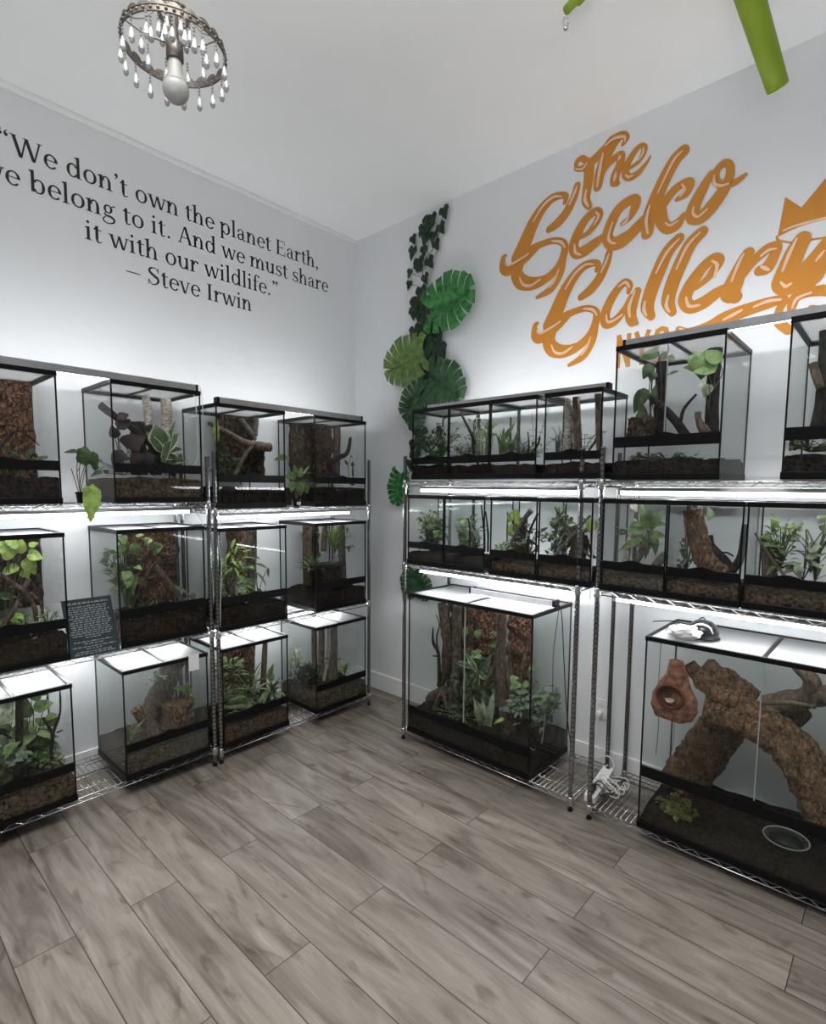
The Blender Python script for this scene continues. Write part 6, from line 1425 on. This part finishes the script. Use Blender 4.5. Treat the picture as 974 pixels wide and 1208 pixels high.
# sign card between the first two middle tanks
xs_ = 0.49
c4 = [hit(u, v, 0, xs_) for u, v in ((75.5, 711.5), (134.8, 703.5), (141.5, 765.5), (84, 776))]
zb_ = ZL['a'][1] + 0.004; ya_, yb_ = c4[3].y, c4[2].y; yt0, yt1 = c4[0].y, c4[1].y; zt_ = (c4[0].z + c4[1].z) / 2
wS = (yb_ - ya_ + yt1 - yt0) / 2; hS = zt_ - zb_
SG = thing('sign_card', (xs_, (ya_ + yb_) / 2, zb_), 'dark teal printed sign card leaning between two middle-row tanks', 'sign')
lean = 0.16
def sp_(a, t, e=0.0):   # a 0..1 across, t 0..1 up
    return V((xs_ - lean * 0 + e - 0.05 * t, ya_ + (yt0 - ya_) * t + wS * a, zb_ + hS * t))
mb = MB(); vs = [sp_(a, t, e) for e in (0.0, -0.005) for a, t in ((0, 0), (1, 0), (1, 1), (0, 1))]
mb.add(vs, [(0, 1, 2, 3), (7, 6, 5, 4), (0, 4, 5, 1), (1, 5, 6, 2), (2, 6, 7, 3), (3, 7, 4, 0)])
mb.build('card', mat('dark_teal_card', (0.018, 0.034, 0.042), 0.5, var=0.1, scale=30), SG)
mb = MB(); rs_ = random.Random(5)
def words(t, a0, a1, h_, dense=.84):
    a = a0
    while a < a1 - .02:
        w_ = min(rs_.uniform(.035, .11), a1 - a); n_ = max(1, int(w_ / .014))
        for k in range(n_):
            x0 = a + w_ * k / n_; x1 = x0 + w_ / n_ * .72; hh = h_ * rs_.choice((.62, .62, .62, 1.0, .8))
            mb.add([sp_(x0, t, .0006), sp_(x1, t, .0006), sp_(x1, t + hh, .0006), sp_(x0, t + hh, .0006)], [(0, 1, 2, 3)])
        a += w_ + .022
words(.915, .10, .92, .036)
for i, (a0, a1) in enumerate([(.12, .90), (.06, .88), (.1, .93), (.1, .86), (.14, .92), (.08, .9), (.16, .9), (.1, .94), (.1, .9), (.1, .86), (.12, .92), (.09, .93), (.07, .92), (.1, .9), (.35, .65)]): words(.855 - i * .0385, a0, a1, .021)
for t, a0, a1 in ((.245, .1, .88), (.205, .3, .72), (.155, .06, .94), (.118, .32, .68), (.07, .12, .88), (.035, .08, .9)): words(t, a0, a1, .021)
mb.build('printed_text', mat('pale_print', (0.42, 0.46, 0.47), .6, var=.05), SG)
# white tag hanging on the second bottom tank
tt = T['L20']; q0 = lq(K3, (833, 125), XL + 0.004); q1 = lq(K3, (880, 185), XL + 0.004)
mb = MB(); mb.box((XL + 0.003, q0.y, q1.z), (XL + 0.0045, q1.y, q0.z), bev=0.0004); mb.tube([(XL + 0.004, (q0.y + q1.y) / 2, q0.z - 0.003), (XL + 0.004, (q0.y + q1.y) / 2 + .004, tt.z0 + tt.ht - 0.004)], 0.0008, 5)
tag(mb.build('paper_tag', M_WHITEP), 'blank white paper tag hung on the front of the bottom tank with cork trunks', 'tag')
# dome lamp and crumpled cloth on the cork-log tank
tb = T['B2']; zl = tb.z0 + tb.ht + 0.001
dl = hit(K10[0] + 492 / K10[2], K10[1] + 160 / K10[2], 2, zl)
DL_ = thing('dome_lamp', dl, 'black dome heat lamp sitting on the lid of the cork-log tank', 'lamp')
MB().lathe([(0.062, 0.0), (0.066, 0.004), (0.064, 0.03), (0.054, 0.056), (0.036, 0.073), (0.016, 0.079), (0.0004, 0.080)], dl, n=32).build('dome', mat('glossy_black', (0.012, 0.012, 0.013), 0.15, var=.1, spec=.6), DL_)
MB().lathe([(0.064, 0.0), (0.070, 0.002), (0.070, 0.007), (0.064, 0.010)], dl, n=32).build('rim', M_BLACK, DL_)
MB().tube(spline([dl + V((0, .02, .078)), dl + V((-.03, .09, .07)), dl + V((-.10, .16, .012)), dl + V((-.19, .19, .008)), dl + V((-.26, .12, .006))], 6), 0.003, 6).build('cord', M_CORD_B, DL_)
cl = hit(K10[0] + 425 / K10[2], K10[1] + 162 / K10[2], 2, zl)
mb = MB(); bm = bmesh.new(); bmesh.ops.create_icosphere(bm, subdivisions=4, radius=1)
for q in bm.verts:
    d = q.co.normalized(); k = 1 + .35 * noise.noise(d * 2.2) + .25 * abs(noise.noise(d * 5.1)) ; q.co = cl + V((d.x * .062 * k, d.y * .05 * k, max(0, .026 + d.z * .030 * k)))
mb.frombm(bm, 0, True); tag(mb.build('crumpled_cloth', mat('white_cloth', (.78, .78, .78), .9, var=.03, scale=30, bump=.3)), 'crumpled white cloth beside the black dome lamp', 'cloth')
# outlet, plug and cord on the right wall
oc_ = wr(709, 836)
OU = thing('wall_outlet', (oc_.x, 0, oc_.z), 'white wall outlet with a plug, seen between the rack posts', 'outlet')
MB().box((oc_.x - .037, -.007, oc_.z - .06), (oc_.x + .037, -.0003, oc_.z + .06), bev=.003).build('cover_plate', M_WHITEP, OU)
for dz in (-.022, .024): MB().box((oc_.x - .017, -.010, oc_.z + dz - .014), (oc_.x + .017, -.006, oc_.z + dz + .014), bev=.002).build('socket', mat('socket_white', (.66, .66, .65), .4, var=.02), OU)
PL = thing('white_power_cord', (oc_.x, -.012, oc_.z - .022), 'white plug and cord running from the wall outlet down to the power strip', 'cord')
MB().box((oc_.x - .014, -.042, oc_.z - .038), (oc_.x + .014, -.0103, oc_.z - .008), bev=.005).build('plug', M_WHITEP, PL)
# power strip on the bottom shelf
zsx = ZR[0] + 0.003
ps0 = hit(695, 940, 2, zsx + .03); ps1 = hit(718, 905, 2, zsx + .03)
dv = (ps1 - ps0); dv.z = 0; dl_ = dv.length; dv.normalize(); sv = V((dv.y, -dv.x, 0)); mid = (ps0 + ps1) / 2
mid = V((2.42, mid.y, mid.z)) if False else mid
PS = thing('power_strip', (mid.x, mid.y, zsx), 'white power strip full of plugs on the wire shelf beside the cork-log tank', 'power strip')
hl = max(.11, dl_ / 2)
def psb(a0, a1, b0, b1, z0, z1, bev=.003):
    bm = bmesh.new(); bmesh.ops.create_cube(bm, size=1)
    bmesh.ops.bevel(bm, geom=list(bm.edges), offset=.08, segments=2, affect='EDGES', profile=.5)
    m_ = MB()
    for q in bm.verts:
        a = (a0 + a1) / 2 + q.co.x * (a1 - a0); b = (b0 + b1) / 2 + q.co.y * (b1 - b0); q.co = V((mid.x, mid.y, 0)) + dv * a + sv * b + V((0, 0, zsx + (z0 + z1) / 2 + q.co.z * (z1 - z0)))
    return m_.frombm(bm)
psb(-hl, hl, -.030, .030, 0, .034).build('strip_body', M_WHITEP, PS)
for k in range(5): psb(-hl + .02 + k * .038, -hl + .046 + k * .038, -.014, .014, .0335, .0355).build('socket', mat('socket_grey', (.45, .45, .45), .4, var=.03), PS)
psb(hl - .03, hl - .012, -.010, .010, .034, .038).build('switch', mat('dark_switch', (.02, .02, .02), .4, var=.1), PS)
tip = lambda a, b, z: V((mid.x, mid.y, zsx)) + dv * a + sv * b + V((0, 0, z))
for k, (a, col, lab_) in enumerate([(-hl + .033, M_CORD_B, 'black plug and cord at the near end of the power strip'), (-hl + .071, M_CORD_B, 'second black plug and cord in the power strip, curling behind it'), (-hl + .109, M_CORD_W, 'white plug and cord looping over the power strip'), (-hl + .147, M_CORD_W, 'white plug and cord at the wall end of the power strip')]):
    o = thing('plugged_cord', tip(a, 0, .036), lab_, 'cord')
    psb(a - .011, a + .011, -.012, .012, .036, .064).build('plug', col, o)
    rr_ = random.Random(k + 3); pts = [tip(a, 0, .062), tip(a + .01, .03, .085), tip(a - .02, .075 + .02 * k, .05)]
    for j in range(4): pts.append(tip(rr_.uniform(-.13, .13), (rr_.uniform(.05, .11) if k % 2 else -rr_.uniform(.05, .10)), .006 + rr_.uniform(0, .02)))
    for q in pts: q.x = min(max(q.x, 2.30), 2.545); q.y = min(q.y, -.05)
    MB().tube(spline(pts, 7), .0032, 7).build('cord', col, o)
q2 = tip(hl, 0, .02)
MB().tube(spline([(oc_.x, -.042, oc_.z - .026), (oc_.x + .0, -.055, oc_.z - .12), (oc_.x - .03, -.07, oc_.z - .28), (q2.x - .03, q2.y + .06, zsx + .06), (q2.x + .01, q2.y + .05, zsx + .02), q2], 7), .0035, 7).build('cord', M_CORD_W, PL)
mb = MB(); rr_ = random.Random(21); pts = []
for j in range(14): pts.append(V((2.36 + .07 * math.cos(j * 1.5) + rr_.uniform(-.02, .02) , -.20 - .02 * j * .5 + .06 * math.sin(j * 1.5), zsx + .006 + .003 * (j % 4))))
mb.tube(spline(pts, 7), .003, 6); tag(mb.build('coiled_cord', M_CORD_W), 'coil of loose white cord on the wire shelf behind the power strip', 'cord')
# cords along the racks
def cord(pts, r, m, label, name='cable'):
    return tag(MB().tube(spline(pts, 7), r, 6).build(name, m), label, 'cord')
xq = XF + 0.018
cord([(0.36, -1.585, ZL['a'][2] - .035), (0.43, -1.56, ZL['a'][2] - .12), (0.45, -1.545, 1.30), (0.46, -1.525, 1.16), (0.46, -1.52, 1.05), (0.455, -1.53, .90), (0.44, -1.55, .80)], .0026, M_CORD_W, 'white cord winding down between the two chrome posts under the quote')
cord([(0.40, -1.43, ZL['b'][2] - .04), (0.487, -1.492, 1.36), (0.491, -1.484, 1.22), (0.491, -1.487, 1.12), (0.487, -1.492, .98), (0.47, -1.485, .83)], .0022, M_CORD_W, 'white cord beside the third middle-row tank under the quote')
tk = T['L22']; f_ = lambda p, x: lq(K1, p, x)
cord([f_((850, 240), .44), f_((862, 262), .44), f_((868, 330), .44), f_((876, 460), .44), f_((868, 540), .44), f_((832, 575), .44), f_((833, 600), .44)], .0024, M_CORD_W, 'white cable hanging inside the tank with maroon leaves')
cord([V((.43, -1.60, 2.245)), V((.44, -1.565, 2.235)), V((.445, -1.549, 2.15)), V((.445, -1.549, 1.95)), V((.445, -1.560, 1.75)), V((.44, -1.558, 1.62))], .0022, M_CORD_W, 'white cable dropping from the top light bar beside the tank with maroon leaves')
xr = 1.987 + 0.02
cord([(1.965, -.25, 1.012), (2.000, -.25, 1.004), (2.008, -.23, .93), (2.012, -.20, .70), (2.016, -.16, .42), (2.03, -.12, .18), (2.08, -.14, .085)], .0032, M_CORD_B, 'black cord hanging down outside the big planted tank')
t = T['B1']; f_ = lambda p, b: t_at(t, KB, p, b)
cord([f_((878, 150), .7), f_((855, 400), .6), f_((835, 640), .6), f_((790, 860), .5)], .0024, M_CORD_B, 'black cable hanging inside the big planted tank')
cord([f_((700, 930), .12), f_((740, 950), .2), f_((775, 900), .4), f_((790, 700), .5), f_((760, 640), .5)], .0035, mat('grey_hose', (.22, .23, .22), .4, var=.1), 'grey hose curling inside the side pane of the big planted tank')
cord([(2.318, -.47, 1.93), (2.310, -.49, 1.78), (2.296, -.50, 1.66), (2.297, -.5, 1.5), (2.292, -.498, 1.3), (2.285, -.49, 1.12)], .0022, M_CORD_W, 'white cord running down between the rack posts under the logo')
